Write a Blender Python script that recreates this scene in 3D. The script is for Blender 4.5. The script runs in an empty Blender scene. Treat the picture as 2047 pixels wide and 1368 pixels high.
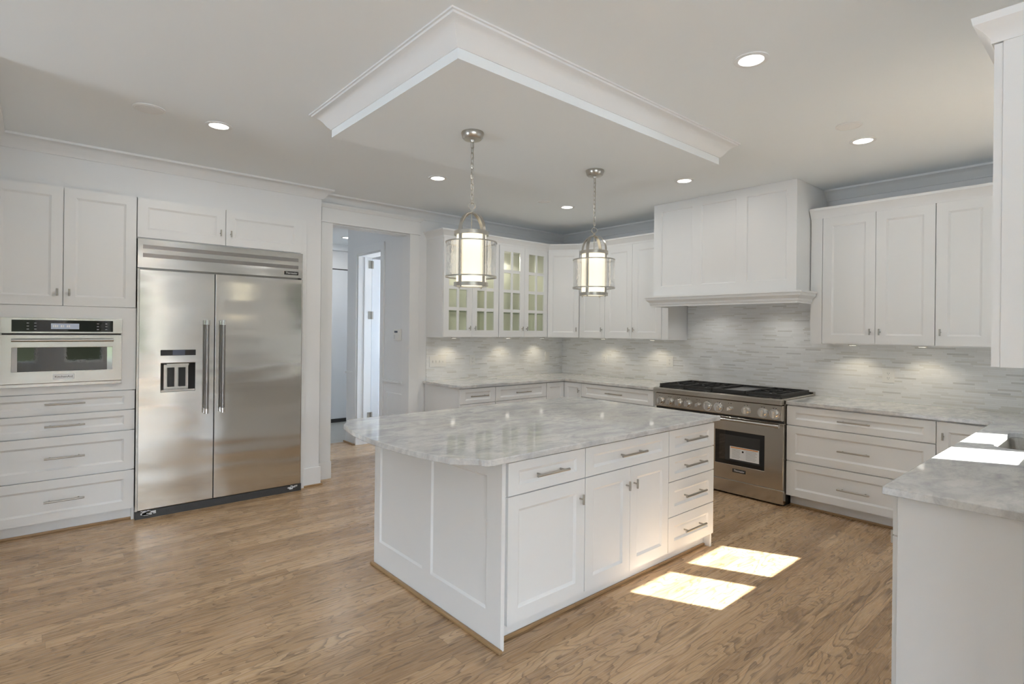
import bpy, bmesh, math, random
from mathutils import Vector, Matrix
random.seed(7)
PI = math.pi
C = bpy.context.scene.collection
SC = bpy.context.scene

# ------------------------------------------------------------------ camera
W_PX, F_PX, CY_PX = 2047.0, 1096.75, 659.7
YAW, ROLL, EYE = math.radians(48.929), math.radians(0.614), 1.5
cam_data = bpy.data.cameras.new('camera')
cam_data.sensor_width = 36.0
cam_data.lens = 36.0 * F_PX / W_PX
cam_data.shift_y = -(684.0 - CY_PX) / W_PX
cam_data.clip_start = 0.02
cam = bpy.data.objects.new('camera', cam_data)
C.objects.link(cam)
fwd = Vector((math.cos(YAW), math.sin(YAW), 0))
rgt = Vector((math.sin(YAW), -math.cos(YAW), 0))
up = Vector((0, 0, 1))
cr = rgt * math.cos(ROLL) + up * math.sin(ROLL)
cu = up * math.cos(ROLL) - rgt * math.sin(ROLL)
m = Matrix((cr, cu, -fwd)).transposed().to_4x4()
m.translation = (0, 0, EYE)
cam.matrix_world = m
SC.camera = cam

# ------------------------------------------------------------------ world, sun, exposure
SC.view_settings.view_transform = 'Standard'
SC.view_settings.look = 'None'
SC.view_settings.gamma = 1.0
SC.view_settings.use_curve_mapping = False
SC.view_settings.exposure = -0.2
SC.cycles.max_bounces = 12
SC.cycles.diffuse_bounces = 7
SC.cycles.glossy_bounces = 5
SC.cycles.transmission_bounces = 8
SC.cycles.sample_clamp_indirect = 0.0
SC.cycles.blur_glossy = 0.5
SC.cycles.caustics_refractive = False

world = bpy.data.worlds.new('sky')
SC.world = world
world.use_nodes = True
wn = world.node_tree
wn.nodes.clear()
w_out = wn.nodes.new('ShaderNodeOutputWorld')
w_bg = wn.nodes.new('ShaderNodeBackground')
w_bg.inputs['Strength'].default_value = 18.5
w_tc = wn.nodes.new('ShaderNodeTexCoord')
w_sep = wn.nodes.new('ShaderNodeSeparateXYZ')
w_ramp = wn.nodes.new('ShaderNodeValToRGB')
er = w_ramp.color_ramp
er.elements[0].position = 0.0
er.elements[0].color = (0.76, 0.85, 0.96, 1)  # bright ground below the horizon, added to lift the ceiling
er.elements[1].position = 1.0
er.elements[1].color = (0.68, 0.83, 1.04, 1)
for pos, col in ((0.44, (0.76, 0.85, 0.96, 1)), (0.455, (0.055, 0.07, 0.04, 1)), (0.50, (0.035, 0.04, 0.03, 1)), (0.545, (0.05, 0.05, 0.04, 1)), (0.57, (0.77, 0.875, 1.0, 1))):
    e = er.elements.new(pos)
    e.color = col
w_map = wn.nodes.new('ShaderNodeMapRange')
w_map.inputs['From Min'].default_value = -1
w_map.inputs['From Max'].default_value = 1
wn.links.new(w_tc.outputs['Generated'], w_sep.inputs[0])
wn.links.new(w_sep.outputs['Z'], w_map.inputs['Value'])
wn.links.new(w_map.outputs[0], w_ramp.inputs[0])
wn.links.new(w_ramp.outputs[0], w_bg.inputs['Color'])
wn.links.new(w_bg.outputs[0], w_out.inputs[0])

sun_d = bpy.data.lights.new('sun', 'SUN')
sun_d.energy = 200.0
sun_d.angle = math.radians(0.5)
sun_d.color = (1.0, 0.97, 0.92)
sun = bpy.data.objects.new('sun', sun_d)
C.objects.link(sun)
sun.rotation_euler = Vector((-0.48, 1.0, -1.10)).to_track_quat('-Z', 'Y').to_euler()


def portal(name, loc, rot, sx, sy):
    d = bpy.data.lights.new(name, 'AREA')
    d.shape = 'RECTANGLE'
    d.size, d.size_y = sx, sy
    d.cycles.is_portal = True
    o = bpy.data.objects.new(name, d)
    o.location = loc
    o.rotation_euler = rot
    C.objects.link(o)


# windows as (fixed coordinate, from, to, z0, z1)
SINK_WIN = [(3.545, 4.035), (4.155, 4.68)]
SINK_Z = (1.368, 2.335)
REAR_WIN = [(0.50, 1.17), (1.25, 1.92), (-2.0, 0.05), (-4.2, -2.3)]
REAR_Z = (0.70, 2.70)
LEFT_WIN = [(2.0, 3.5)]  # unseen window, placed and sized to light the island's end
LEFT_Z = (0.06, 1.75)
SIDE_WIN = [(-4.3, -2.5)]
SIDE_Z = (0.06, 2.55)
for a, b in SINK_WIN:
    portal('sink_window_light', ((a + b) / 2, -0.2, sum(SINK_Z) / 2), (PI / 2, 0, 0), b - a, SINK_Z[1] - SINK_Z[0])
for a, b in REAR_WIN:
    portal('rear_window_light', ((a + b) / 2, -5.1, sum(REAR_Z) / 2), (PI / 2, 0, 0), b - a, REAR_Z[1] - REAR_Z[0])
for a, b in LEFT_WIN:
    portal('left_window_light', (-4.6, (a + b) / 2, sum(LEFT_Z) / 2), (PI / 2, 0, -PI / 2), b - a, LEFT_Z[1] - LEFT_Z[0])
for a, b in SIDE_WIN:
    portal('side_window_light', (2.13, (a + b) / 2, sum(SIDE_Z) / 2), (PI / 2, 0, PI / 2), b - a, SIDE_Z[1] - SIDE_Z[0])


# ------------------------------------------------------------------ materials
def new_mat(name):
    mt = bpy.data.materials.new(name)
    mt.use_nodes = True
    nt = mt.node_tree
    b = nt.nodes['Principled BSDF']
    return mt, nt, b


def mat(name, col, rough=0.5, metal=0.0, spec=0.5, emit=None, estr=0.0, bump=None):
    mt, nt, b = new_mat(name)
    b.inputs['Base Color'].default_value = (*col, 1)
    b.inputs['Roughness'].default_value = rough
    b.inputs['Metallic'].default_value = metal
    b.inputs['Specular IOR Level'].default_value = spec
    if emit:
        b.inputs['Emission Color'].default_value = (*emit, 1)
        b.inputs['Emission Strength'].default_value = estr
    tc = nt.nodes.new('ShaderNodeTexCoord')
    nz = nt.nodes.new('ShaderNodeTexNoise')
    nz.inputs['Scale'].default_value = bump[0] if bump else 60
    nz.inputs['Detail'].default_value = 3
    bp = nt.nodes.new('ShaderNodeBump')
    bp.inputs['Strength'].default_value = bump[1] if bump else 0.015
    bp.inputs['Distance'].default_value = bump[2] if bump else 0.002
    nt.links.new(tc.outputs['Object'], nz.inputs['Vector'])
    nt.links.new(nz.outputs[0], bp.inputs['Height'])
    nt.links.new(bp.outputs[0], b.inputs['Normal'])
    return mt


class NT:
    """small helper to write node maths"""
    def __init__(s, nt):
        s.nt = nt

    def n(s, t, **kw):
        nd = s.nt.nodes.new(t)
        for k, v in kw.items():
            setattr(nd, k, v)
        return nd

    def put(s, sock, v):
        if isinstance(v, (int, float)):
            sock.default_value = v
        elif isinstance(v, (tuple, list)):
            sock.default_value = v
        else:
            s.nt.links.new(v, sock)

    def math(s, op, a, b=None, c=None):
        nd = s.n('ShaderNodeMath', operation=op)
        for i, v in enumerate((a, b, c)):
            if v is not None:
                s.put(nd.inputs[i], v)
        return nd.outputs[0]

    def comb(s, x, y, z=0.0):
        nd = s.n('ShaderNodeCombineXYZ')
        for i, v in enumerate((x, y, z)):
            s.put(nd.inputs[i], v)
        return nd.outputs[0]

    def noise(s, vec, scale, detail=3, rough=0.5, dist=0.0):
        nd = s.n('ShaderNodeTexNoise')
        s.put(nd.inputs['Vector'], vec)
        nd.inputs['Scale'].default_value = scale
        nd.inputs['Detail'].default_value = detail
        nd.inputs['Roughness'].default_value = rough
        nd.inputs['Distortion'].default_value = dist
        return nd.outputs[0]

    def white(s, vec):
        nd = s.n('ShaderNodeTexWhiteNoise', noise_dimensions='3D')
        s.put(nd.inputs['Vector'], vec)
        return nd.outputs['Value']

    def ramp(s, fac, stops):
        nd = s.n('ShaderNodeValToRGB')
        cr_ = nd.color_ramp
        for i, (p, c) in enumerate(stops):
            e_ = cr_.elements[i] if i < 2 else cr_.elements.new(p)
            e_.position = p
            e_.color = (*c, 1) if len(c) == 3 else c
        s.put(nd.inputs[0], fac)
        return nd.outputs[0]

    def mix(s, fac, a, b, mode='MIX'):
        nd = s.n('ShaderNodeMix', data_type='RGBA', blend_type=mode)
        s.put(nd.inputs[0], fac)
        s.put(nd.inputs[6], a if not isinstance(a, tuple) else (*a, 1))
        s.put(nd.inputs[7], b if not isinstance(b, tuple) else (*b, 1))
        return nd.outputs[2]

    def bump(s, h, strength, dist):
        nd = s.n('ShaderNodeBump')
        nd.inputs['Strength'].default_value = strength
        nd.inputs['Distance'].default_value = dist
        s.put(nd.inputs['Height'], h)
        return nd.outputs[0]


def sep_obj(k):
    tc = k.n('ShaderNodeTexCoord')
    sp = k.n('ShaderNodeSeparateXYZ')
    k.nt.links.new(tc.outputs['Object'], sp.inputs[0])
    return sp.outputs[0], sp.outputs[1], sp.outputs[2]


def strips(k, u, v, rowh, length, seed):
    """random strip / plank layout: returns id (0..1), row id, and distance to the seams"""
    vr = k.math('DIVIDE', v, rowh)
    row = k.math('FLOOR', vr)
    fv = k.math('FRACT', vr)
    rr = k.white(k.comb(row, seed, 1.3))
    ul = k.math('ADD', k.math('DIVIDE', u, length), k.math('MULTIPLY', rr, 9.7))
    pl = k.math('FLOOR', ul)
    fu = k.math('FRACT', ul)
    pid = k.white(k.comb(row, pl, seed))
    dv = k.math('MULTIPLY', k.math('MINIMUM', fv, k.math('SUBTRACT', 1.0, fv)), rowh)
    du = k.math('MULTIPLY', k.math('MINIMUM', fu, k.math('SUBTRACT', 1.0, fu)), length)
    return pid, rr, du, dv


def wood_floor():
    mt, nt, b = new_mat('oak_floor')
    k = NT(nt)
    x, y, z = sep_obj(k)
    pid, rr, du, dv = strips(k, x, y, 0.083, 1.15, 3.0)
    off = k.math('MULTIPLY', pid, 37.0)
    # cathedral figure: contour lines of a long stretched noise
    wob = k.math('ADD', 0.9, k.math('MULTIPLY', k.white(k.comb(pid, rr, 4.7)), 3.2))
    g = k.noise(k.comb(k.math('ADD', k.math('MULTIPLY', x, wob), off), k.math('ADD', k.math('MULTIPLY', y, 10.0), off), off), 1.0, 2.5, 0.42)
    ring = k.math('FRACT', k.math('MULTIPLY', g, 10.0))
    line = k.math('SUBTRACT', 1.0, k.math('SMOOTH_MIN', 1.0, k.math('MULTIPLY', ring, 2.6), 0.3))
    brk = k.noise(k.comb(k.math('MULTIPLY', x, 2.2), k.math('MULTIPLY', y, 45.0), off), 1.0, 4.0, 0.65)
    line = k.math('MULTIPLY', line, k.math('MULTIPLY', k.math('MAXIMUM', k.math('SUBTRACT', brk, 0.25), 0.0), 3.0))
    fine = k.noise(k.comb(k.math('MULTIPLY', x, 5.0), k.math('MULTIPLY', y, 190.0), off), 1.0, 4.0, 0.6)
    base = k.ramp(pid, [(0.0, (0.44, 0.290, 0.163)), (1.0, (0.66, 0.468, 0.285)), (0.35, (0.53, 0.358, 0.206)), (0.7, (0.60, 0.412, 0.240))])
    c1 = k.mix(k.math('MULTIPLY', fine, 0.55), base, k.mix(1.0, base, (0.72, 0.66, 0.60), 'MULTIPLY'))
    c2 = k.mix(k.math('MINIMUM', k.math('MULTIPLY', line, 0.85), 0.66), c1, (0.125, 0.072, 0.038))
    seam = k.math('MAXIMUM', k.math('LESS_THAN', dv, 0.0009), k.math('LESS_THAN', du, 0.0009))
    c3 = k.mix(k.math('MULTIPLY', seam, 0.55), c2, (0.10, 0.058, 0.03))
    k.put(b.inputs['Base Color'], c3)
    k.put(b.inputs['Roughness'], k.math('ADD', 0.20, k.math('MULTIPLY', fine, 0.14)))
    b.inputs['Specular IOR Level'].default_value = 0.5
    k.put(b.inputs['Normal'], k.bump(k.math('SUBTRACT', k.math('MULTIPLY', fine, 0.4), k.math('ADD', line, seam)), 0.10, 0.001))
    return mt


def mosaic(name, axis):
    mt, nt, b = new_mat(name)
    k = NT(nt)
    x, y, z = sep_obj(k)
    u = x if axis == 'x' else y
    pid, rr, du, dv = strips(k, u, z, 0.0145, 0.135, 5.0)
    cl = k.noise(k.comb(k.math('MULTIPLY', u, 14.0), k.math('MULTIPLY', z, 60.0), k.math('MULTIPLY', pid, 9.0)), 1.0, 3.0)
    base = k.ramp(pid, [(0.0, (0.61, 0.615, 0.62)), (1.0, (0.845, 0.86, 0.875)), (0.05, (0.70, 0.70, 0.68)), (0.20, (0.77, 0.78, 0.785)), (0.55, (0.81, 0.825, 0.84))])
    c1 = k.mix(k.math('MULTIPLY', cl, 0.35), base, k.mix(1.0, base, (0.86, 0.86, 0.84), 'MULTIPLY'))
    seam = k.math('MAXIMUM', k.math('LESS_THAN', dv, 0.0009), k.math('LESS_THAN', du, 0.0009))
    c2 = k.mix(seam, c1, (0.72, 0.72, 0.70))
    k.put(b.inputs['Base Color'], c2)
    b.inputs['Roughness'].default_value = 0.28
    k.put(b.inputs['Normal'], k.bump(k.math('SUBTRACT', pid, k.math('MULTIPLY', seam, 1.2)), 0.25, 0.001))
    return mt


def marble(name, ang):
    mt, nt, b = new_mat(name)
    k = NT(nt)
    tc = k.n('ShaderNodeTexCoord')
    mp = k.n('ShaderNodeMapping')
    nt.links.new(tc.outputs['Object'], mp.inputs['Vector'])
    mp.inputs['Rotation'].default_value = (0, 0, ang)
    mp.inputs['Scale'].default_value = (1.5, 2.9, 3.0)
    v = mp.outputs[0]
    a = k.noise(v, 1.6, 7.0, 0.62, 1.1)
    c = k.noise(v, 5.5, 8.0, 0.68, 0.8)
    d = k.noise(tc.outputs['Object'], 90.0, 3.0, 0.6)
    e_ = k.noise(v, 0.8, 3.0, 0.5, 0.5)
    base = k.ramp(a, [(0.30, (0.44, 0.45, 0.47)), (0.72, (0.74, 0.735, 0.715)), (0.43, (0.60, 0.605, 0.61)), (0.53, (0.70, 0.70, 0.69))])
    c1 = k.mix(k.math('MULTIPLY', k.math('MAXIMUM', k.math('SUBTRACT', c, 0.44), 0.0), 3.2), base, (0.42, 0.425, 0.44))
    c2 = k.mix(k.math('MULTIPLY', k.math('MAXIMUM', k.math('SUBTRACT', e_, 0.52), 0.0), 2.0), c1, (0.74, 0.71, 0.635))
    c3 = k.mix(k.math('MULTIPLY', k.math('MAXIMUM', k.math('SUBTRACT', d, 0.5), 0.0), 1.1), c2, (0.40, 0.40, 0.415))
    k.put(b.inputs['Base Color'], c3)
    b.inputs['Roughness'].default_value = 0.07
    b.inputs['Specular IOR Level'].default_value = 0.5
    return mt


def steel(name, col=(0.62, 0.61, 0.59), rough=0.24, wav=0.0, axis='z'):
    mt, nt, b = new_mat(name)
    k = NT(nt)
    x, y, z = sep_obj(k)
    b.inputs['Metallic'].default_value = 1.0
    st = k.noise(k.comb(k.math('MULTIPLY', x, 3.0), k.math('MULTIPLY', y, 3.0), k.math('MULTIPLY', z, 420.0)), 1.0, 2.0)
    k.put(b.inputs['Base Color'], k.mix(k.math('MULTIPLY', st, 0.2), col, tuple(c * 0.86 for c in col)))
    k.put(b.inputs['Roughness'], k.math('ADD', rough - 0.02, k.math('MULTIPLY', st, 0.04)))
    if wav > 0:
        wv = k.noise(k.comb(k.math('MULTIPLY', x, 1.1), k.math('MULTIPLY', y, 1.1), k.math('MULTIPLY', z, 4.5)), 1.0, 1.0, 0.4)
        k.put(b.inputs['Normal'], k.bump(wv, wav, 0.04))
    return mt


M = {}
M['wall'] = mat('wall_paint', (0.78, 0.79, 0.80), 0.6, bump=(180, 0.03, 0.001))
M['ceil'] = mat('ceiling_paint', (0.82, 0.86, 0.885), 0.75, bump=(180, 0.03, 0.001))
M['trim'] = mat('trim_paint', (0.79, 0.80, 0.805), 0.4)
M['cab'] = mat('cabinet_paint', (0.79, 0.80, 0.805), 0.38)
M['grey'] = mat('rear_wall_paint', (0.42, 0.435, 0.45), 0.6)
M['gap'] = mat('shadow_gap', (0.30, 0.29, 0.27), 0.7)
M['inside'] = mat('cabinet_interior', (0.78, 0.78, 0.73), 0.5)
M['nickel'] = mat('brushed_nickel', (0.50, 0.475, 0.43), 0.28, 1.0)
M['pullmetal'] = mat('satin_pull_metal', (0.44, 0.42, 0.385), 0.28, 1.0)
M['chrome'] = mat('polished_chrome', (0.78, 0.78, 0.78), 0.08, 1.0)
M['steel'] = steel('stainless_steel', (0.53, 0.52, 0.50), 0.24)
M['fridge'] = steel('refrigerator_steel', (0.72, 0.715, 0.69), 0.14, 0.30)
M['range'] = steel('range_steel', (0.55, 0.515, 0.465), 0.18)
M['knobmetal'] = mat('knob_metal', (0.74, 0.72, 0.69), 0.15, 1.0)
M['dsteel'] = steel('dark_steel', (0.36, 0.35, 0.345), 0.30)
M['black'] = mat('black_plastic', (0.018, 0.018, 0.018), 0.4)
M['iron'] = mat('cast_iron', (0.022, 0.021, 0.02), 0.55, bump=(300, 0.2, 0.001))
M['bglass'] = mat('black_glass', (0.012, 0.012, 0.013), 0.03)
M['dglass'] = mat('dark_window_glass', (0.02, 0.019, 0.018), 0.02, spec=1.0)
M['kick'] = mat('dark_kick', (0.05, 0.05, 0.05), 0.5)
M['shoe'] = mat('oak_shoe', (0.36, 0.225, 0.11), 0.35)
M['hinge'] = mat('hinge_metal', (0.36, 0.34, 0.30), 0.5, 0.4)
M['plate'] = mat('white_plastic', (0.80, 0.80, 0.78), 0.35)
M['label'] = mat('paper_label', (0.78, 0.79, 0.80), 0.6)
M['orange'] = mat('orange_print', (0.72, 0.30, 0.10), 0.6)
M['ink'] = mat('grey_print', (0.35, 0.36, 0.38), 0.6)
M['inkk'] = mat('black_print', (0.02, 0.02, 0.02), 0.6)
M['white'] = mat('white_print', (0.85, 0.85, 0.85), 0.5)
M['lcd'] = mat('blue_display', (0.10, 0.12, 0.17), 0.2)
M['lcdl'] = mat('lit_display', (0.30, 0.34, 0.42), 0.2, emit=(0.55, 0.62, 0.75), estr=0.25)
M['floor'] = wood_floor()
M['tile_l'] = mosaic('mosaic_tile_x', 'x')
M['tile_r'] = mosaic('mosaic_tile_y', 'y')
M['marble_i'] = marble('granite_island', math.radians(-10))
M['marble_c'] = marble('granite_counter', math.radians(35))
M['tilefl'] = mat('grey_floor_tile', (0.42, 0.42, 0.40), 0.4)
M['bulb'] = mat('lit_lens', (1, 0.98, 0.94), 0.5, emit=(1.0, 0.95, 0.86), estr=7.0)
M['opal'] = mat('lit_opal_glass', (0.95, 0.92, 0.82), 0.4, emit=(1.0, 0.90, 0.68), estr=1.25)
M['door'] = mat('door_paint', (0.70, 0.73, 0.76), 0.4)
M['seal_gap'] = mat('seal_and_gap_dark', (0.03, 0.03, 0.03), 0.6)


def glass(name, tint, rough, wav=None, shadow=0.85):
    """thin glass: mostly clear with a reflecting skin"""
    mt, nt, b = new_mat(name)
    k = NT(nt)
    nt.nodes.remove(b)
    out = nt.nodes['Material Output']
    tr = k.n('ShaderNodeBsdfTransparent')
    tr.inputs[0].default_value = (*tint, 1)
    gl = k.n('ShaderNodeBsdfGlossy')
    gl.inputs['Roughness'].default_value = rough
    fr = k.n('ShaderNodeLayerWeight')
    fr.inputs['Blend'].default_value = 0.5
    refl = k.math('ADD', 0.04, k.math('MULTIPLY', 0.9, k.math('POWER', fr.outputs['Facing'], 5.0)))
    mx = k.n('ShaderNodeMixShader')
    if wav:
        tc = k.n('ShaderNodeTexCoord')
        nz = k.noise(tc.outputs['Object'], wav[0], 2.0)
        nrm = k.bump(nz, wav[1], 0.01)
        nt.links.new(nrm, gl.inputs['Normal'])
        nt.links.new(nrm, fr.inputs['Normal'])
    nt.links.new(refl, mx.inputs[0])
    nt.links.new(tr.outputs[0], mx.inputs[1])
    nt.links.new(gl.outputs[0], mx.inputs[2])
    nt.links.new(mx.outputs[0], out.inputs[0])
    return mt


M['pane'] = glass('window_pane', (0.97, 0.98, 0.98), 0.0)
M['half_dimming'] = glass('dimming_rear_pane', (0.66, 0.67, 0.66), 0.0)  # rear panes darkened to cut daylight on the island front
M['dimming'] = glass('dimming_sink_pane', (0.40, 0.405, 0.40), 0.0)  # sink panes darkened so less sky light reaches the island front
M['cabglass'] = glass('cabinet_glass', (0.97, 0.975, 0.95), 0.02, (9, 0.02))
M['shelfglass'] = mat('glass_shelf_edge', (0.30, 0.36, 0.29), 0.08)
M['shelf'] = glass('glass_shelf', (0.95, 0.97, 0.93), 0.02)


def waterglass():
    mt, nt, b = new_mat('water_glass')
    k = NT(nt)
    tc = k.n('ShaderNodeTexCoord')
    nz = k.noise(tc.outputs['Object'], 30.0, 2.0, 0.5, 0.6)
    b.inputs['Base Color'].default_value = (1.0, 1.0, 1.0, 1)
    b.inputs['Roughness'].default_value = 0.0
    b.inputs['IOR'].default_value = 1.35
    b.inputs['Transmission Weight'].default_value = 1.0
    k.put(b.inputs['Normal'], k.bump(nz, 0.35, 0.010))
    tr = k.n('ShaderNodeBsdfTransparent')
    mx = k.n('ShaderNodeMixShader')
    mx.inputs[0].default_value = 0.5
    nt.links.new(tr.outputs[0], mx.inputs[1])
    nt.links.new(b.outputs[0], mx.inputs[2])
    nt.links.new(mx.outputs[0], nt.nodes['Material Output'].inputs[0])
    return mt


M['water'] = waterglass()


# ------------------------------------------------------------------ mesh helpers
class MB:
    def __init__(s):
        s.v, s.f = [], []

    def add(s, vs, fs):
        n = len(s.v)
        s.v += [tuple(p) for p in vs]
        s.f += [tuple(i + n for i in q) for q in fs]
        return s

    def box(s, x0, x1, y0, y1, z0, z1):
        vs = [(x0, y0, z0), (x1, y0, z0), (x1, y1, z0), (x0, y1, z0), (x0, y0, z1), (x1, y0, z1), (x1, y1, z1), (x0, y1, z1)]
        return s.add(vs, [(0, 3, 2, 1), (4, 5, 6, 7), (0, 1, 5, 4), (1, 2, 6, 5), (2, 3, 7, 6), (3, 0, 4, 7)])

    def prism(s, poly, z0, z1):
        """poly counter-clockwise in xy"""
        n = len(poly)
        vs = [(x, y, z0) for x, y in poly] + [(x, y, z1) for x, y in poly]
        fs = [tuple(range(n - 1, -1, -1)), tuple(range(n, 2 * n))]
        fs += [(i, (i + 1) % n, n + (i + 1) % n, n + i) for i in range(n)]
        return s.add(vs, fs)

    def ring(s, outer, inner, z0, z1):
        """prism with a hole; outer and inner have the same number of points, same winding (ccw)"""
        n = len(outer)
        vs = [(*p, z0) for p in outer] + [(*p, z1) for p in outer] + [(*p, z0) for p in inner] + [(*p, z1) for p in inner]
        fs = []
        for i in range(n):
            j = (i + 1) % n
            fs += [(i, j, n + j, n + i), (2 * n + j, 2 * n + i, 3 * n + i, 3 * n + j), (n + i, n + j, 3 * n + j, 3 * n + i), (j, i, 2 * n + i, 2 * n + j)]
        return s.add(vs, fs)

    def frame(s, x0, x1, z0, z1, hx0, hx1, hz0, hz1, y0, y1):
        """upright plate in xz with a rectangular hole, from y0 (front) to y1"""
        o = [(x0, z0), (x1, z0), (x1, z1), (x0, z1)]
        h = [(hx0, hz0), (hx1, hz0), (hx1, hz1), (hx0, hz1)]
        vs = [(a, y0, b) for a, b in o] + [(a, y0, b) for a, b in h] + [(a, y1, b) for a, b in o] + [(a, y1, b) for a, b in h]
        fs = []
        for i in range(4):
            j = (i + 1) % 4
            fs += [(i, j, 4 + j, 4 + i), (8 + j, 8 + i, 12 + i, 12 + j), (j, i, 8 + i, 8 + j), (4 + i, 4 + j, 12 + j, 12 + i)]
        return s.add(vs, fs)

    def panel(s, x0, x1, z0, z1, yf, yb, rects, depth=0.009, slope=0.010, lip=0.004):
        """front at yf (facing -y) with sunk, bevel-edged fields"""
        xs = sorted({x0, x1, *[r[0] for r in rects], *[r[1] for r in rects]})
        zs = sorted({z0, z1, *[r[2] for r in rects], *[r[3] for r in rects]})
        for i in range(len(xs) - 1):
            for j in range(len(zs) - 1):
                a, b, c, d = xs[i], xs[i + 1], zs[j], zs[j + 1]
                mx, mz = (a + b) / 2, (c + d) / 2
                if any(r[0] < mx < r[1] and r[2] < mz < r[3] for r in rects):
                    continue
                s.add([(a, yf, c), (b, yf, c), (b, yf, d), (a, yf, d)], [(0, 1, 2, 3)])
        for r in rects:
            a, b, c, d = r
            lv = []
            for ins, dep in ((0, 0), (lip, depth * 0.35), (lip, depth * 0.35), (lip + slope, depth)):
                lv.append([(a + ins, yf + dep, c + ins), (b - ins, yf + dep, c + ins), (b - ins, yf + dep, d - ins), (a + ins, yf + dep, d - ins)])
            for p, q in ((lv[0], lv[1]), (lv[2], lv[3])):
                for t in range(4):
                    u = (t + 1) % 4
                    s.add([p[t], p[u], q[u], q[t]], [(0, 1, 2, 3)])
            s.add(lv[3], [(0, 1, 2, 3)])
        s.add([(x0, yf, z0), (x1, yf, z0), (x1, yf, z1), (x0, yf, z1), (x0, yb, z0), (x1, yb, z0), (x1, yb, z1), (x0, yb, z1)],
              [(0, 4, 5, 1), (1, 5, 6, 2), (2, 6, 7, 3), (3, 7, 4, 0), (4, 7, 6, 5)])
        return s

    def cyl(s, c, r, h, axis='z', n=20, r2=None):
        r2 = r if r2 is None else r2
        vs = []
        for k, (rr, t) in enumerate(((r, 0), (r2, h))):
            for i in range(n):
                a = 2 * PI * i / n
                p = (rr * math.cos(a), rr * math.sin(a), t)
                if axis == 'x':
                    p = (p[2], p[0], p[1])
                elif axis == 'y':
                    p = (p[1], p[2], p[0])
                vs.append((c[0] + p[0], c[1] + p[1], c[2] + p[2]))
        fs = [tuple(range(n - 1, -1, -1)), tuple(range(n, 2 * n))] + [(i, (i + 1) % n, n + (i + 1) % n, n + i) for i in range(n)]
        return s.add(vs, fs)

    def lathe(s, prof, c=(0, 0, 0), n=40, closed=False):
        vs = []
        for r, z in prof:
            for i in range(n):
                a = 2 * PI * i / n
                vs.append((c[0] + r * math.cos(a), c[1] + r * math.sin(a), c[2] + z))
        fs = []
        mm = len(prof)
        for j in range(mm if closed else mm - 1):
            j2 = (j + 1) % mm
            for i in range(n):
                i2 = (i + 1) % n
                fs.append((j * n + i, j * n + i2, j2 * n + i2, j2 * n + i))
        return s.add(vs, fs)

    def tube(s, pts, r, n=10, closed=False):
        pts = [Vector(p) for p in pts]
        N = len(pts)
        rings = []
        prev = None
        for i in range(N):
            if closed:
                t = pts[(i + 1) % N] - pts[i - 1]
            else:
                t = pts[min(i + 1, N - 1)] - pts[max(i - 1, 0)]
            t.normalize()
            if prev is None:
                u = t.orthogonal().normalized()
            else:
                u = (prev - t * prev.dot(t)).normalized()
            prev = u
            w = t.cross(u)
            rings.append([pts[i] + u * (r * math.cos(2 * PI * q / n)) + w * (r * math.sin(2 * PI * q / n)) for q in range(n)])
        vs = [p for rg in rings for p in rg]
        fs = []
        for i in range(N if closed else N - 1):
            i2 = (i + 1) % N
            for q in range(n):
                q2 = (q + 1) % n
                fs.append((i * n + q, i * n + q2, i2 * n + q2, i2 * n + q))
        if not closed:
            fs += [tuple(range(n - 1, -1, -1)), tuple((N - 1) * n + q for q in range(n))]
        return s.add(vs, fs)

    def sweep(s, path, prof, closed=False):
        """profile (offset to the right of travel, z) carried along an xy path with mitred corners"""
        P = [Vector(p) for p in path]
        N = len(P)
        offs = []
        for i in range(N):
            d0 = (P[i] - P[i - 1]).normalized() if (closed or i > 0) else None
            d1 = (P[(i + 1) % N] - P[i]).normalized() if (closed or i < N - 1) else None
            if d0 is None:
                d0 = d1
            if d1 is None:
                d1 = d0
            n0, n1 = Vector((d0.y, -d0.x)), Vector((d1.y, -d1.x))
            mm = (n0 + n1)
            mm = mm / max(0.2, mm.dot(n0))
            offs.append(mm)
        k = len(prof)
        vs = []
        for i in range(N):
            for o_, z in prof:
                q = P[i] + offs[i] * o_
                vs.append((q.x, q.y, z))
        fs = []
        for i in range(N if closed else N - 1):
            i2 = (i + 1) % N
            for j in range(k):
                j2 = (j + 1) % k
                fs.append((i * k + j, i2 * k + j, i2 * k + j2, i * k + j2))
        if not closed:
            fs += [tuple(range(k)), tuple((N - 1) * k + j for j in range(k - 1, -1, -1))]
        return s.add(vs, fs)

    def build(s, name, material, parent=None, bevel=0.0, smooth=None, loc=None):
        me = bpy.data.meshes.new(name)
        me.from_pydata(s.v, [], s.f)
        bm = bmesh.new()
        bm.from_mesh(me)
        bmesh.ops.remove_doubles(bm, verts=bm.verts, dist=1e-6)
        bmesh.ops.recalc_face_normals(bm, faces=bm.faces)
        bm.to_mesh(me)
        bm.free()
        me.materials.append(M[material] if isinstance(material, str) else material)
        if smooth:
            for p in me.polygons:
                p.use_smooth = True
            me.set_sharp_from_angle(angle=math.radians(smooth))
        o = bpy.data.objects.new(name, me)
        C.objects.link(o)
        if parent:
            o.parent = parent
        if loc:
            o.location = loc
        if bevel:
            md = o.modifiers.new('bevel', 'BEVEL')
            md.width = bevel
            md.segments = 2
            md.limit_method = 'ANGLE'
            md.angle_limit = math.radians(40)
        return o


def tag(o, label, cat, group=None):
    o['label'] = label
    o['category'] = cat
    if group:
        o['group'] = group
    return o


def struct(o):
    o['kind'] = 'structure'
    return o


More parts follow.
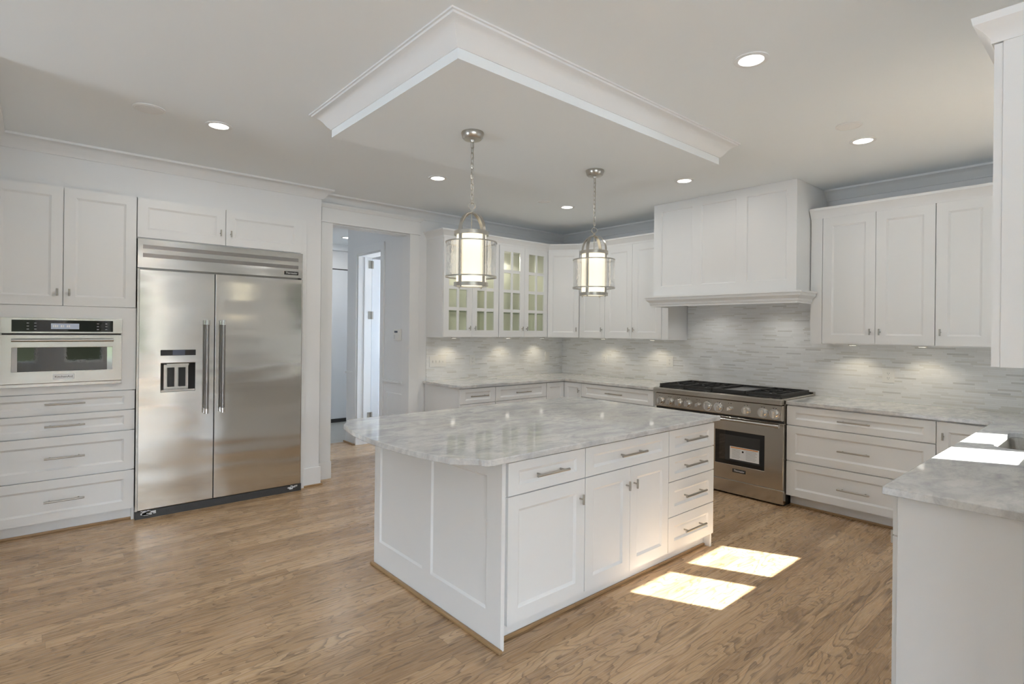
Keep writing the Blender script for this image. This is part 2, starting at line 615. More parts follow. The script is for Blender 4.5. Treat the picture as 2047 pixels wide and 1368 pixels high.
def thing(name, label, cat, loc=(0, 0, 0), rz=0.0, group=None):
    o = bpy.data.objects.new(name, None)
    o.empty_display_size = 0.1
    C.objects.link(o)
    o.location = loc
    o.rotation_euler = (0, 0, rz)
    return tag(o, label, cat, group)


def copy_tree(src, parent=None):
    c = src.copy()
    C.objects.link(c)
    if parent:
        c.parent = parent
    for ch in list(src.children):
        copy_tree(ch, c)
    return c


def text_mesh(name, s, size, material, parent, loc, rot, italic=0.0, width=None):
    cu_ = bpy.data.curves.new(name, 'FONT')
    cu_.body = s
    cu_.size = size
    cu_.extrude = 0.0004
    cu_.align_x, cu_.align_y = 'CENTER', 'CENTER'
    cu_.shear = italic
    t = bpy.data.objects.new(name, cu_)
    C.objects.link(t)
    dg = bpy.context.evaluated_depsgraph_get()
    dg.update()
    me = bpy.data.meshes.new_from_object(t.evaluated_get(dg))
    bpy.data.objects.remove(t)
    if width and me.vertices:
        xs = [v.co.x for v in me.vertices]
        k_ = width / (max(xs) - min(xs))
        for v in me.vertices:
            v.co.x *= k_
    me.materials.clear()
    me.materials.append(M[material])
    o = bpy.data.objects.new(name, me)
    C.objects.link(o)
    o.parent = parent
    o.location = loc
    o.rotation_euler = rot
    return o


# ------------------------------------------------------------------ room shell
ZC = 2.82
XL, XR = -0.25, 5.58          # left wall, range wall
YD, YS = 5.33, 5.165          # door / glass cabinet wall, soffit wall above the refrigerator
XB0, YB0, XB1 = -4.5, -5.0, 2.0   # rear room
YW = -0.05                    # sink wall, inner face

struct(MB().box(XB0 - .2, XR + .2, YB0 - .2, 6.9, -0.08, 0.0).build('floor', 'floor'))
struct(MB().box(1.9, 4.7, 6.9, 8.7, -0.08, 0.0).build('floor_hall', 'tilefl'))
struct(MB().box(XB0 - .2, XB1 + .15, YB0 - .2, 3.7, ZC, ZC + .1).box(XL - .15, XB1 + .15, 3.7, 8.7, ZC, ZC + .1).box(XB1 + .15, XR + .2, YW - .15, 8.7, ZC, ZC + .1).build('ceiling', 'ceil'))
struct(MB().box(XL - .15, XL, 3.7, 6.0, 0, ZC).build('wall_left', 'wall'))
struct(MB().box(XL, 2.066, YS, 5.95, 2.505, ZC).box(1.915, 2.066, YS, 5.95, 0, 2.505).box(XL, 1.915, 5.85, 5.95, 0, 2.505).build('wall_back', 'wall'))
# wall with the doorway, then the wall behind the glass cabinets
struct(MB().box(2.066, 2.235, YD, YD + .13, 0, ZC).box(2.235, 3.135, YD, YD + .13, 2.545, ZC).box(3.135, XR + .12, YD, YD + .13, 0, ZC).build('wall_doorway', 'wall'))
struct(MB().box(XR, XR + .12, YW - .15, YD, 0, ZC).build('wall_range', 'wall'))


def wall_with_windows(name, axis, c0, c1, a, b, wins, z, material='grey'):
    mb = MB()
    def bx(u0, u1, z0, z1):
        if axis == 'y':
            mb.box(u0, u1, c0, c1, z0, z1)
        else:
            mb.box(c0, c1, u0, u1, z0, z1)
    cur = a
    for u0, u1 in sorted(wins):
        bx(cur, u0, 0, ZC)
        bx(u0, u1, 0, z[0])
        bx(u0, u1, z[1], ZC)
        cur = u1
    bx(cur, b, 0, ZC)
    return struct(mb.build(name, material))


wall_with_windows('wall_sink', 'y', YW - .15, YW, XB1, XR, SINK_WIN, SINK_Z, 'wall')
wall_with_windows('wall_rear', 'y', YB0 - .15, YB0, XB0, XB1 + .1495, REAR_WIN, REAR_Z)
wall_with_windows('wall_side', 'x', XB1, XB1 + .15, YB0 + .0005, YW - .1505, SIDE_WIN, SIDE_Z)
wall_with_windows('wall_family', 'x', XB0 - .15, XB0, YB0, 3.7, LEFT_WIN, LEFT_Z)
struct(MB().box(XB0, XL - .15, 3.7, 3.85, 0, ZC).build('wall_partition', 'grey'))

nwin = [0]


def window(axis, c, u0, u1, z0, z1, sash=True, fw=0.035, pane='pane'):
    """sash window filling an opening; c = middle of the wall thickness"""
    nwin[0] += 1
    mb = MB()
    mb.frame(u0, u1, z0, z1, u0 + fw, u1 - fw, z0 + fw, z1 - fw, -0.035, 0.035)
    if sash:
        zm = (z0 + z1) / 2
        mb.box(u0 + fw, u1 - fw, -0.025, 0.025, zm - .018, zm + .018)
    rot = 0 if axis == 'y' else PI / 2
    loc = (0, c, 0) if axis == 'y' else (c, 0, 0)
    o = struct(mb.build('window_%d' % nwin[0], 'trim', loc=loc))
    o.rotation_euler = (0, 0, rot)
    g = MB().box(u0 + fw, u1 - fw, -0.002, 0.002, z0 + fw, z1 - fw).build('window_pane', pane, o)
    return o


for a, b in SINK_WIN:
    window('y', YW - .11, a, b, *SINK_Z, sash=False, fw=0.012, pane='dimming')
for a, b in REAR_WIN:
    window('y', YB0 - .08, a, b, *REAR_Z, pane='half_dimming' if a > 0.3 else 'pane')
for a, b in LEFT_WIN:
    window('x', XB0 - .08, a, b, *LEFT_Z)
for a, b in SIDE_WIN:
    window('x', XB1 + .08, a, b, *SIDE_Z)

# unseen roof slab added to keep the sun out of the rear room
struct(MB().box(XB0 - 1.5, XB1 + .15, YB0 - 2.3, YB0 - .2, ZC, ZC + .12).box(XB1 + .15, XB1 + 2.2, YB0 - 2.3, YW - 1.6, ZC, ZC + .12).build('ceiling_sun_blocker', 'trim'))

# hall beyond the doorway
HX = 3.135
struct(MB().box(1.98, 2.1, YD + .13, 8.7, 0, ZC).build('wall_hall_left', 'wall'))
struct(MB().box(HX, HX + .19, YD + .13, 5.98, 0, ZC).box(HX, HX + .19, 5.98, 6.63, 2.44, ZC).box(HX, HX + .19, 6.63, 6.93, 0, ZC).build('wall_hall_right', 'wall'))
struct(MB().box(2.1, 4.62, 8.45, 8.57, 0, ZC).build('wall_hall_end', 'wall'))
wall_with_windows('wall_hall_side', 'x', 4.5, 4.62, YD + .13, 8.45, [(5.75, 6.45)], (0.9, 2.0), 'wall')
portal('hall_window_light', (4.6, 6.1, 1.45), (PI / 2, 0, PI / 2), .7, 1.1)

# backsplash tile fields
struct(MB().box(3.355, XR, YD - .008, YD, 0.905, 1.46).build('wall_backsplash_left', 'tile_l'))
struct(MB().box(XR - .008, XR, YW, YD - .008, 0.905, 1.46).box(XR - .008, XR, 1.93, 3.37, 1.46, 1.80).build('wall_backsplash_range', 'tile_r'))

# crown mouldings
CROWN = [(0.0, -0.082), (0.012, -0.082), (0.018, -0.070), (0.030, -0.058), (0.046, -0.036), (0.066, -0.020), (0.080, -0.014), (0.082, 0.0), (0.0, 0.0)]


def crown(path, name, z, prof=CROWN, material='trim', closed=False, sc=1.0):
    return struct(MB().sweep(path, [(o_ * sc, z + h * sc) for o_, h in prof], closed).build(name, material, smooth=35))


crown([(XL, 3.7), (XL, YS), (2.066, YS), (2.066, YD), (XR, YD), (XR, 3.36)], 'trim_1', ZC, sc=1.12)
crown([(XR, 1.94), (XR, YW), (XB1, YW)], 'trim_2', ZC, sc=1.12)

# dropped tray over the island
TX0, TX1, TY0, TY1, TZ = 1.376, 3.610, 1.955, 3.290, 2.675
struct(MB().box(TX0, TX1, TY0, TY1, TZ, ZC).build('ceiling_tray', 'ceil'))
TP = [(0.0, 2.722), (0.006, 2.722), (0.010, 2.728), (0.018, 2.735), (0.028, 2.748), (0.040, 2.766), (0.056, 2.784), (0.076, 2.798), (0.092, 2.803), (0.094, 2.812), (0.104, 2.812), (0.104, 2.82), (0.0, 2.82)]
struct(MB().sweep([(TX0, TY0), (TX1, TY0), (TX1, TY1), (TX0, TY1)], TP, True).build('trim_3', 'trim', smooth=35))

# door casing, jambs, head
cs = MB()
cs.box(2.125, 2.240, YD - .025, YD, 0.17, 2.545).box(2.118, 2.246, YD - .032, YD, 0, 0.17)
cs.box(3.120, 3.240, YD - .025, YD, 0, 2.545)
cs.box(2.118, 3.247, YD - .036, YD, 2.545, 2.560)
cs.box(2.125, 3.240, YD - .027, YD, 2.560, 2.690)
cs.sweep([(2.125, YD), (2.125, YD - .027), (3.240, YD - .027), (3.240, YD)], [(0, 2.69), (0.01, 2.69), (0.03, 2.715), (0.035, 2.73), (0, 2.73)])
cs.box(2.235, 2.247, YD, YD + .14, 0, 2.545).box(3.123, 3.135, YD, YD + .14, 0, 2.545).box(2.235, 3.135, YD, YD + .14, 2.533, 2.545)
struct(cs.build('trim_4', 'trim', bevel=0.002))
# baseboard on the column beside the refrigerator
struct(MB().box(1.915, 2.080, YS - .015, YS, 0, 0.175).box(2.066, 2.081, YS, YD - .03, 0, 0.175).build('baseboard_column', 'trim', bevel=0.003))
struct(MB().box(1.912, 2.094, YS - .029, YS - .015, 0, 0.016).build('baseboard_shoe', 'shoe', bevel=0.004))
# hall wainscot: chair rail, panel bead, baseboard
hw = MB()
hw.box(HX - .018, HX, YD + .14, 5.90, 0.880, 0.905).box(HX - .010, HX, YD + .14, 5.90, 0.865, 0.880)
hw.box(HX - .008, HX, YD + .14, 5.82, 0.745, 0.760).box(HX - .008, HX, 5.805, 5.82, 0.25, 0.745)
hw.box(HX - .015, HX, YD + .14, 5.90, 0, 0.17)
hw.box(HX - .022, HX, 6.70, 6.93, 0.905, 0.935)
struct(hw.build('trim_5', 'trim', bevel=0.002))
# casing and jambs of the side door in the hall
hc = MB()
hc.box(HX - .02, HX - .0005, 5.90, 5.98, 0, 2.44).box(HX - .02, HX - .0005, 6.63, 6.71, 0, 2.44).box(HX - .02, HX - .0005, 5.90, 6.71, 2.4401, 2.53)
hc.box(HX + .0005, HX + .189, 6.610, 6.629, 0, 2.42).box(HX + .0005, HX + .189, 5.981, 6.0, 0, 2.42).box(HX + .0005, HX + .189, 5.981, 6.629, 2.4201, 2.439)
hc.box(HX + .08, HX + .11, 6.598, 6.6095, 0.17, 2.42)
hc.box(HX - .025, HX + .187, 6.594, 6.6095, 0.0, 0.17)
struct(hc.build('trim_6', 'trim', bevel=0.002))
struct(MB().box(HX - .04, HX - .025, 6.61, 6.93, 0, 0.018).build('baseboard_hall', 'shoe', bevel=0.003))
dr = struct(MB().panel(0.0, 0.68, 0.01, 2.41, 0, 0.04, [(.11, .57, .18, .95), (.11, .57, 1.10, 2.28)]).build('door_1', 'door', loc=(HX + .20, 6.625, 0)))
for z in (0.305, 1.62, 2.28):
    MB().box(-0.058, 0.010, -0.021, -0.0155, z, z + .10).cyl((-0.012, -0.024, z), 0.007, 0.10).build('hinge', 'hinge', dr, smooth=40)
d2 = struct(MB().box(3.05, 4.05, 8.405, 8.445, 0.058, 2.425).build('door_2', 'door'))
MB().box(3.05, 4.05, 8.39, 8.445, 0.0, 0.055).build('threshold', 'seal_gap', d2)
MB().box(3.05, 4.05, 8.42, 8.449, 2.426, 2.444).build('head_gap_shade', 'seal_gap', d2)  # solid dark strip standing in for the shaded gap above the door
struct(MB().box(2.1, 4.5, 8.43, 8.45, 2.445, 2.50).box(2.1, 4.5, 8.36, 8.45, 2.73, 2.82).build('trim_7', 'trim'))


# ------------------------------------------------------------------ handles and door fronts
def pull(parent, cx, cz, y, length=0.235, r=0.0066, stand=0.036):
    mb = MB().cyl((cx - length / 2, y - stand, cz), r, length, 'x', 14)
    for s in (-1, 1):
        mb.cyl((cx + s * (length / 2 - .032), y - stand, cz), r * .8, stand, 'y', 12)
    return mb.build('handle', 'pullmetal', parent, smooth=40)


def knob(parent, cx, cz, y, stand=0.028):
    mb = MB().cyl((cx, y - stand, cz - .026), 0.0060, 0.052, 'z', 12)
    mb.cyl((cx, y - stand, cz), 0.0046, stand, 'y', 12)
    return mb.build('knob', 'pullmetal', parent, smooth=40)


def front(parent, name, x0, x1, z0, z1, fw=0.066, fz=None, y=0.0, t=0.02, depth=0.009):
    """a shaker front whose face stands at y - t"""
    fz = fz or fw
    return MB().panel(x0, x1, z0, z1, y - t, y, [(x0 + fw, x1 - fw, z0 + fz, z1 - fz)], depth).build(name, 'cab', parent, bevel=0.0012)


def drawer(parent, x0, x1, z0, z1, fw=0.066, fz=0.045, hl=0.235, hz=None):
    d = front(parent, 'drawer', x0, x1, z0, z1, fw, fz)
    pull(d, (x0 + x1) / 2, hz or (z0 + z1) / 2, -0.02, hl)
    return d


def door(parent, x0, x1, z0, z1, kx=None, kz=None, fw=0.066):
    d = front(parent, 'door', x0, x1, z0, z1, fw)
    if kx is not None:
        knob(d, kx, kz, -0.02)
    return d


def base_box(parent, w, depth, z0=0.104, z1=0.884, kick=0.075, name='carcass', kick_shoe=True, kx0=0.0, kx1=None):
    """cabinet box behind the fronts, with a recessed toe kick"""
    b = MB().box(0.0, w, 0.0, depth, z0, z1).build(name, 'cab', parent)
    kx1 = w if kx1 is None else kx1
    MB().box(kx0, kx1, kick, depth, 0, z0).build('toe_kick', 'cab', parent)
    if kick_shoe:
        MB().box(kx0, kx1, kick - .014, kick, 0, 0.017).build('shoe_moulding', 'shoe', parent, bevel=0.004)
    return b


RX = -PI / 2   # things on the range wall face -x

# ------------------------------------------------------------------ island
G = 0.0025
isl = thing('base_cabinet', 'white island base cabinet, left unit with one drawer over one wide door', 'cabinet', (1.680, 1.965, 0), 0)
base_box(isl, 0.545, 1.22, kick=0.055)
MB().box(-.0135, 0.0, 0.0, .03, .104, .884).build('filler_strip', 'cab', isl)
drawer(isl, G, .545 - G, .7165, .872, fz=.042, hl=.225)
door(isl, G, .545 - G, .106, .7105, .503, .612)
isl2 = thing('base_cabinet', 'white island base cabinet, middle unit with one drawer over a pair of doors', 'cabinet', (2.225, 1.965, 0), 0)
base_box(isl2, 0.788, 1.22, kick=0.055)
drawer(isl2, G, .788 - G, .7165, .872, fz=.042, hl=.235)
door(isl2, G, .394 - G / 2, .106, .7105, .356, .612)
door(isl2, .394 + G / 2, .788 - G, .106, .7105, .428, .612)
isl3 = thing('base_cabinet', 'white island base cabinet, right unit with a stack of four drawers', 'cabinet', (3.013, 1.965, 0), 0)
base_box(isl3, 0.555, 1.22, kick=0.055)
for z0, z1, hz in ((.7165, .872, .800), (.551, .7105, .635), (.327, .545, .440), (.106, .321, .215)):
    drawer(isl3, G, .555 - G, z0, z1, hl=.25, hz=hz, fz=.042 if z1 - z0 < .18 else .06)
ep = thing('end_panel', 'white two-field panelled end of the island below its bowed overhang', 'panel', (1.644, 1.945, 0), 0)
# local frame turned: the panel faces -x
e1 = MB().panel(-1.255, 0.0, 0.0, 0.884, 0.0, 0.022, [(-1.185, -0.685, .16, .80), (-0.600, -0.112, .16, .80)], .008, .008).build('panel', 'cab', ep, bevel=0.0012)
e1.rotation_euler = (0, 0, RX)
e2 = MB().box(-1.272, 0.018, -0.020, 0.0, 0.0, 0.018).build('shoe_moulding', 'shoe', ep, bevel=0.005)
e2.rotation_euler = (0, 0, RX)
tag(MB().box(3.569, 3.589, 1.970, 3.20, 0, 0.884).build('end_panel', 'cab', bevel=0.0012), 'plain white end panel of the island beside its four-drawer stack', 'panel')


def rounded(poly, r, seg=5):
    out = []
    n = len(poly)
    for i in range(n):
        p0, p, p1 = Vector(poly[i - 1]), Vector(poly[i]), Vector(poly[(i + 1) % n])
        rr = r[i] if isinstance(r, (list, tuple)) else r
        if rr <= 0:
            out.append((p.x, p.y))
            continue
        a, b = (p0 - p).normalized(), (p1 - p).normalized()
        A, B = p + a * rr, p + b * rr
        for s in range(seg + 1):
            t = s / seg
            q = A * (1 - t) ** 2 + p * 2 * t * (1 - t) + B * t ** 2
            out.append((q.x, q.y))
    return out


ipoly = rounded([(1.52, 1.912), (3.622, 1.922), (3.632, 3.330), (1.50, 3.340)], [.05, .02, .06, .05])
left = []
for i in range(1, 12):
    t = i / 12
    left.append((1.465 - 0.115 * math.sin(PI * t) ** .8, 3.30 - t * (3.30 - 1.945)))
ipoly = ipoly + left
top = MB().prism(ipoly, 0.884, 0.914).build('worktop', 'marble_i', bevel=0.004)
tag(top, 'polished grey and cream veined stone top on the island with a bowed end', 'worktop')

# ------------------------------------------------------------------ oven tower, left of the refrigerator
ov = thing('oven_cabinet', 'tall white cabinet with microwave opening, two doors above and four drawers below', 'cabinet', (0, 5.13, 0), 0)
x0, x1 = XL + .004, 0.5965
cb = MB().frame(x0, x1, 1.010, 1.637, -.165, .498, 1.070, 1.545, -0.02, 0.0)
cb.box(x0, x1, 0.0, 0.02, 1.637, 2.50).box(x0, x1, 0.0, 0.02, 0.09, 1.010)
cb.box(x0, x0 + .018, 0.02, 0.68, 0.09, 2.50).box(x1 - .018, x1, 0.0, 0.68, 0.0, 2.50).box(x0, x1, 0.66, 0.68, .09, 2.5)
cb.build('carcass', 'cab', ov)
MB().box(x0, x1 - .018, 0.032, 0.06, 0, 0.09).build('toe_kick', 'cab', ov)
MB().box(x0, x1 - .002, 0.018, 0.032, 0, 0.017).build('shoe_moulding', 'shoe', ov, bevel=0.004)
door(ov, x0 + .003, .1535, 1.640, 2.494, .122, 1.735)
door(ov, .1585, .592, 1.640, 2.494, .190, 1.735)
for z0, z1, hz in ((.861, 1.004, .935), (.704, .853, .777), (.398, .696, .550), (.095, .390, .242)):
    drawer(ov, x0 + .003, .592, z0, z1, hz=hz, fz=.040 if z1 - z0 < .2 else .062, hl=.228)

mw = thing('microwave_oven', 'built-in stainless microwave oven with black control strip in the tall white cabinet', 'microwave', (.167, 5.105, 1.063), 0)
MB().box(-.33, .33, 0.0, 0.5, 0.012, 0.478).build('body', 'dsteel', mw)
cpnl = MB().box(-.340, .340, -.018, 0.004, .377, .487).build('control_panel', 'steel', mw, bevel=0.002)
MB().box(-.283, .282, -.0205, -.018, .389, .471).build('control_glass', 'bglass', cpnl)
disp = MB().box(-.075, .082, -.0215, -.0205, .408, .448).build('display', 'lcdl', cpnl)
for i in range(9):
    if i in (3, 6):
        continue
    MB().box(-.066 + i * .011, -.058 + i * .011, -.0222, -.0215, .420, .436).build('digit', 'white', disp)
for bx in (-.205, -.165, .185, .235):
    for r in range(3):
        MB().box(bx, bx + .012, -.0212, -.0205, .404 + r * .021, .409 + r * .021).build('key_legend', 'ink', cpnl)
od = MB().frame(-.340, .338, .024, .366, -.282, .279, .109, .277, -.020, 0.004).build('door', 'steel', mw, bevel=0.002)
MB().box(-.252, .248, -.014, -.010, .109, .277).build('window', 'dglass', od)
MB().add([(-.282, -.020, .109), (-.252, -.013, .109), (-.252, -.013, .277), (-.282, -.020, .277)], [(0, 1, 2, 3)]).build('window_bezel', 'chrome', od)
MB().add([(.248, -.013, .109), (.279, -.020, .109), (.279, -.020, .277), (.248, -.013, .277)], [(0, 1, 2, 3)]).build('window_bezel', 'chrome', od)
hb = MB().cyl((-.283, -.052, .329), 0.011, .566, 'x', 16)
hb.box(-.280, -.262, -.052, -.020, .320, .338).box(.262, .280, -.052, -.020, .320, .338)
hb.build('handle', 'steel', od, smooth=40)
bd = MB().box(-.062, .058, -.0225, -.020, .050, .084).build('badge', 'label', od)
text_mesh('lettering', 'KitchenAid', .020, 'inkk', bd, (-.002, -.0227, .067), (PI / 2, 0, 0), width=.098)
MB().box(-.340, .338, -.012, 0.004, 0.0, .022).build('vent_trim', 'steel', mw, bevel=0.001)
MB().box(-.333, .333, -.004, 0.002, .366, .378).build('door_gap', 'black', mw)

# ------------------------------------------------------------------ refrigerator
fr = thing('refrigerator', 'wide built-in stainless side by side refrigerator with dispenser in its left door', 'refrigerator', (0, 5.10, 0), 0)
MB().box(.606, 1.862, 0.084, .66, 0.063, 2.178).build('body', 'dsteel', fr)
MB().box(.5985, .612, -.012, .08, 0.06, 1.945).build('side_trim', 'steel', fr)
MB().box(1.858, 1.870, 0.0, .08, 0.06, 1.945).build('side_trim', 'steel', fr)
gr = MB()
gr.box(.600, 1.868, 0.006, .084, 1.955, 2.178)
gr.box(.600, .634, -.004, .006, 1.955, 2.178).box(1.828, 1.868, -.004, .006, 1.955, 2.178)
for z0, z1 in ((1.955, 2.035), (2.067, 2.101), (2.133, 2.178)):
    gr.box(.634, 1.828, -.004, .006, z0, z1)
grille = gr.build('grille', 'fridge', fr)
for z0 in (2.035, 2.101):
    sl = MB().add([(.634, .005, z0), (1.828, .005, z0), (1.828, -.002, z0 + .032), (.634, -.002, z0 + .032)], [(0, 1, 2, 3)])
    sl.add([(1.824, .005, z0), (1.828, .005, z0), (1.828, -.004, z0 + .01), (1.824, -.004, z0 + .01)], [(0, 1, 2, 3)])
    sl.build('louver', 'dsteel', grille)
bdg = MB().box(1.703, 1.828, -.007, -.004, 1.979, 2.011).build('badge', 'black', grille)
text_mesh('lettering', 'Thermador', .024, 'white', bdg, (1.7655, -.0072, 1.9955), (PI / 2, 0, 0), italic=.2, width=.105)


def fridge_handle(parent, x):
    h = MB().cyl((x, -.062, .80), .0165, .74, 'z', 20).build('handle', 'dsteel', parent, smooth=40)
    for z in (.786, 1.515):
        MB().cyl((x, -.062, z), .0185, .040, 'z', 20).box(x - .012, x + .012, -.062, -.02, z + .004, z + .034).build('handle_end', 'chrome', h, smooth=40)


dl = MB().frame(.613, 1.133, .068, 1.938, .756, .997, .978, 1.206, -.022, .082).build('door', 'fridge', fr, bevel=0.003)
fridge_handle(dl, 1.073)
dp = MB()
dp.box(.754, .999, -.024, -.021, 1.266, 1.311)
dpo = dp.build('dispenser_display', 'black', dl)
MB().box(.836, .922, -.0255, -.024, 1.268, 1.309).build('screen', 'lcd', dpo)
rc = MB()
rc.add([(.756, -.022, .978), (.997, -.022, .978), (.997, -.022, 1.206), (.756, -.022, 1.206), (.790, .075, .990), (.963, .075, .990), (.963, .075, 1.190), (.790, .075, 1.190)],
       [(0, 4, 5, 1), (1, 5, 6, 2), (2, 6, 7, 3), (3, 7, 4, 0), (4, 7, 6, 5)])
rec = rc.build('dispenser_recess', 'kick', dl)
MB().box(.790, .963, .066, .074, .992, 1.188).build('back_plate', 'steel', rec)
for a in (.815, .893):
    MB().box(a, a + .048, .050, .066, 1.010, 1.165).build('paddle', 'black', rec, bevel=0.002)
MB().box(.758, .995, -.021, .06, .979, .993).build('drip_tray', 'steel', rec)
MB().box(.80, .955, .00, .066, 1.185, 1.200).build('nozzle', 'steel', rec)
dr_ = MB().box(1.140, 1.856, -.022, .082, .068, 1.938).build('door', 'fridge', fr, bevel=0.003)
fridge_handle(dr_, 1.194)
MB().box(1.134, 1.139, -.004, .03, .07, 1.935).build('door_gap', 'black', fr)
kk = MB().box(.598, 1.870, -.014, .05, 0.0, .062)
for a in (.80, 1.36):
    for i in range(11):
        kk.box(a + i * .022, a + i * .022 + .004, -.016, -.014, .030, .050)
kk.build('kick_plate', 'kick', fr)
# scraped film on the kick plate corners
sc_ = MB()
for i in range(26):
    cx_ = .635 + abs(random.gauss(0, .055)) if i < 20 else 1.84 - abs(random.gauss(0, .03))
    cz_ = .050 + random.uniform(-.022, .010)
    w_ = random.uniform(.006, .020)
    sc_.box(cx_ - w_, cx_ + w_, -.0165, -.0138, cz_ - w_ * .35, cz_ + w_ * .35)
sc_.build('film_scraps', 'label', fr)['kind'] = 'stuff'

of = thing('upper_cabinet', 'white two-door cabinet built in above the stainless refrigerator', 'cabinet', (0, 5.13, 0), 0)
ofb = MB().box(.598, 1.8705, .0, .62, 2.184, 2.50)
tag(MB().box(1.8715, 1.914, 5.135, 5.164, 0.0, 2.50).build('filler_panel', 'cab', bevel=0.001), 'narrow white filler panel on the right of the stainless refrigerator', 'panel')
ofb.build('carcass', 'cab', of)
door(of, .599, 1.2185, 2.190, 2.494, 1.180, 2.288)
door(of, 1.2235, 1.860, 2.190, 2.494, 1.259, 2.288)

# ------------------------------------------------------------------ glass-fronted wall cabinets
UZ0, UZ1 = 1.414, 2.502


def glass_door(parent, x0, x1, kx):
    fw = .070
    a, b, c, d = x0 + fw, x1 - fw, UZ0 + .078, UZ1 - .068
    mb = MB().frame(x0, x1, UZ0, UZ1, a, b, c, d, -0.02, 0.0)
    mid = (a + b) / 2
    mb.box(mid - .015, mid + .015, -.018, -.002, c, d)
    for i in range(1, 4):
        z = c + (d - c) * i / 4
        mb.box(a, mid - .015, -.018, -.002, z - .018, z + .018).box(mid + .015, b, -.018, -.002, z - .018, z + .018)
    dd = mb.build('door', 'cab', parent, bevel=0.001)
    MB().box(a, b, -.0075, -.0045, c, d).build('glass_pane', 'cabglass', dd)
    knob(dd, kx, 1.514, -.02)
    return dd


def glass_cabinet(x0, x1, label, lit):
    t = thing('glass_cabinet', label, 'cabinet', (x0, 5.0, 0), 0)
    w = x1 - x0
    bm_ = MB().box(0, .018, 0, .328, UZ0 - .006, UZ1).box(w - .018, w, 0, .328, UZ0 - .006, UZ1)
    bm_.box(.018, w - .018, 0, .328, UZ0 - .006, UZ0 + .020).box(.018, w - .018, 0, .328, UZ1 - .030, UZ1)
    bm_.build('carcass', 'cab', t)
    MB().box(.018, w - .018, .316, .328, UZ0 + .02, UZ1 - .03).box(.018, .022, .004, .316, UZ0 + .02, UZ1 - .03).box(w - .022, w - .018, .004, .316, UZ0 + .02, UZ1 - .03).build('back_panel', 'inside', t)
    for z in (1.698, 1.960, 2.215):
        sh = MB().box(.022, w - .022, .03, .316, z, z + .009).build('glass_shelf', 'shelf', t)
        MB().box(.022, w - .022, .028, .030, z, z + .009).build('shelf_edge', 'shelfglass', sh)
    s = w / 2
    glass_door(t, .003, s - .0015, s - .040)
    glass_door(t, s + .0015, w - .003, s + .034)
    return t


gc1 = glass_cabinet(3.348, 4.129, 'white glass-door wall cabinet nearest the doorway, behind the nearer pendant', False)
gc2 = glass_cabinet(4.132, 4.940, 'white glass-door wall cabinet next to the diagonal corner cabinet, lit inside', True)
def inside_puck(x, lab):
    pk = thing('puck_light', lab, 'light', (x, 5.12, 2.472), 0, 'puck lights inside the glass cabinets')
    MB().lathe([(0, 0), (.034, 0), (.034, -.008), (.028, -.010), (0, -.010)], n=24).build('housing', 'nickel', pk, smooth=40)
    MB().lathe([(0, -.0105), (.026, -.0105)], n=24).build('lens', 'bulb', pk)
    ld = bpy.data.lights.new('puck', 'SPOT')
    ld.energy = 10.0
    ld.spot_size = 2.5
    ld.color = (1, .93, .80)
    ld.shadow_soft_size = .025
    lo = bpy.data.objects.new('puck_glow', ld)
    C.objects.link(lo)
    lo.parent = pk
    lo.location = (0, 0, -.016)


inside_puck(3.738, 'added round puck light brightening the inside of the glass cabinet nearest the doorway')  # lamp added to brighten this cabinet's interior
inside_puck(4.36, 'round lit puck light at the top inside the glass cabinet beside the corner cabinet')

# diagonal corner cabinet
UXF = 5.19     # face of the wall cabinets on the range wall
dc = thing('corner_cabinet', 'white diagonal corner wall cabinet with one plain door behind the farther pendant', 'cabinet', (0, 0, 0), 0)
MB().prism([(4.942, 5.0), (5.21, 4.672), (5.568, 4.672), (5.568, 5.319), (4.942, 5.319)], UZ0 - .006, UZ1).build('carcass', 'cab', dc)
A, B = Vector((4.944, 4.985)), Vector((5.195, 4.672))
w = (B - A).length
ddg = front(dc, 'door', 0.004, w - .004, UZ0, UZ1, .060)
ddg.location = (A.x, A.y, 0)
ddg.rotation_euler = (0, 0, math.atan2(B.y - A.y, B.x - A.x))
kb_ = knob(ddg, w - .035, 1.514, -.02)


def range_wall_cabinet(y_hi, y_lo, doors, knobs, label, stile=None, depth=.375):
    """wall cabinet facing -x; y_hi is its left end as seen"""
    t = thing('upper_cabinet', label, 'cabinet', (UXF + .02, y_hi, 0), RX)
    w_ = y_hi - y_lo
    MB().box(0, w_, 0, depth - .01, UZ0 - .008, UZ1).build('carcass', 'cab', t)
    for (a, b), kx in zip(doors, knobs):
        door(t, y_hi - a + .0015, y_hi - b - .0015, UZ0, UZ1, y_hi - kx, 1.514, .072)
    if stile:
        a, b = stile
        MB().box(y_hi - a + .003, y_hi - b, -.02, 0, UZ0 - .008, UZ1).build('filler_stile', 'cab', t)
    return t


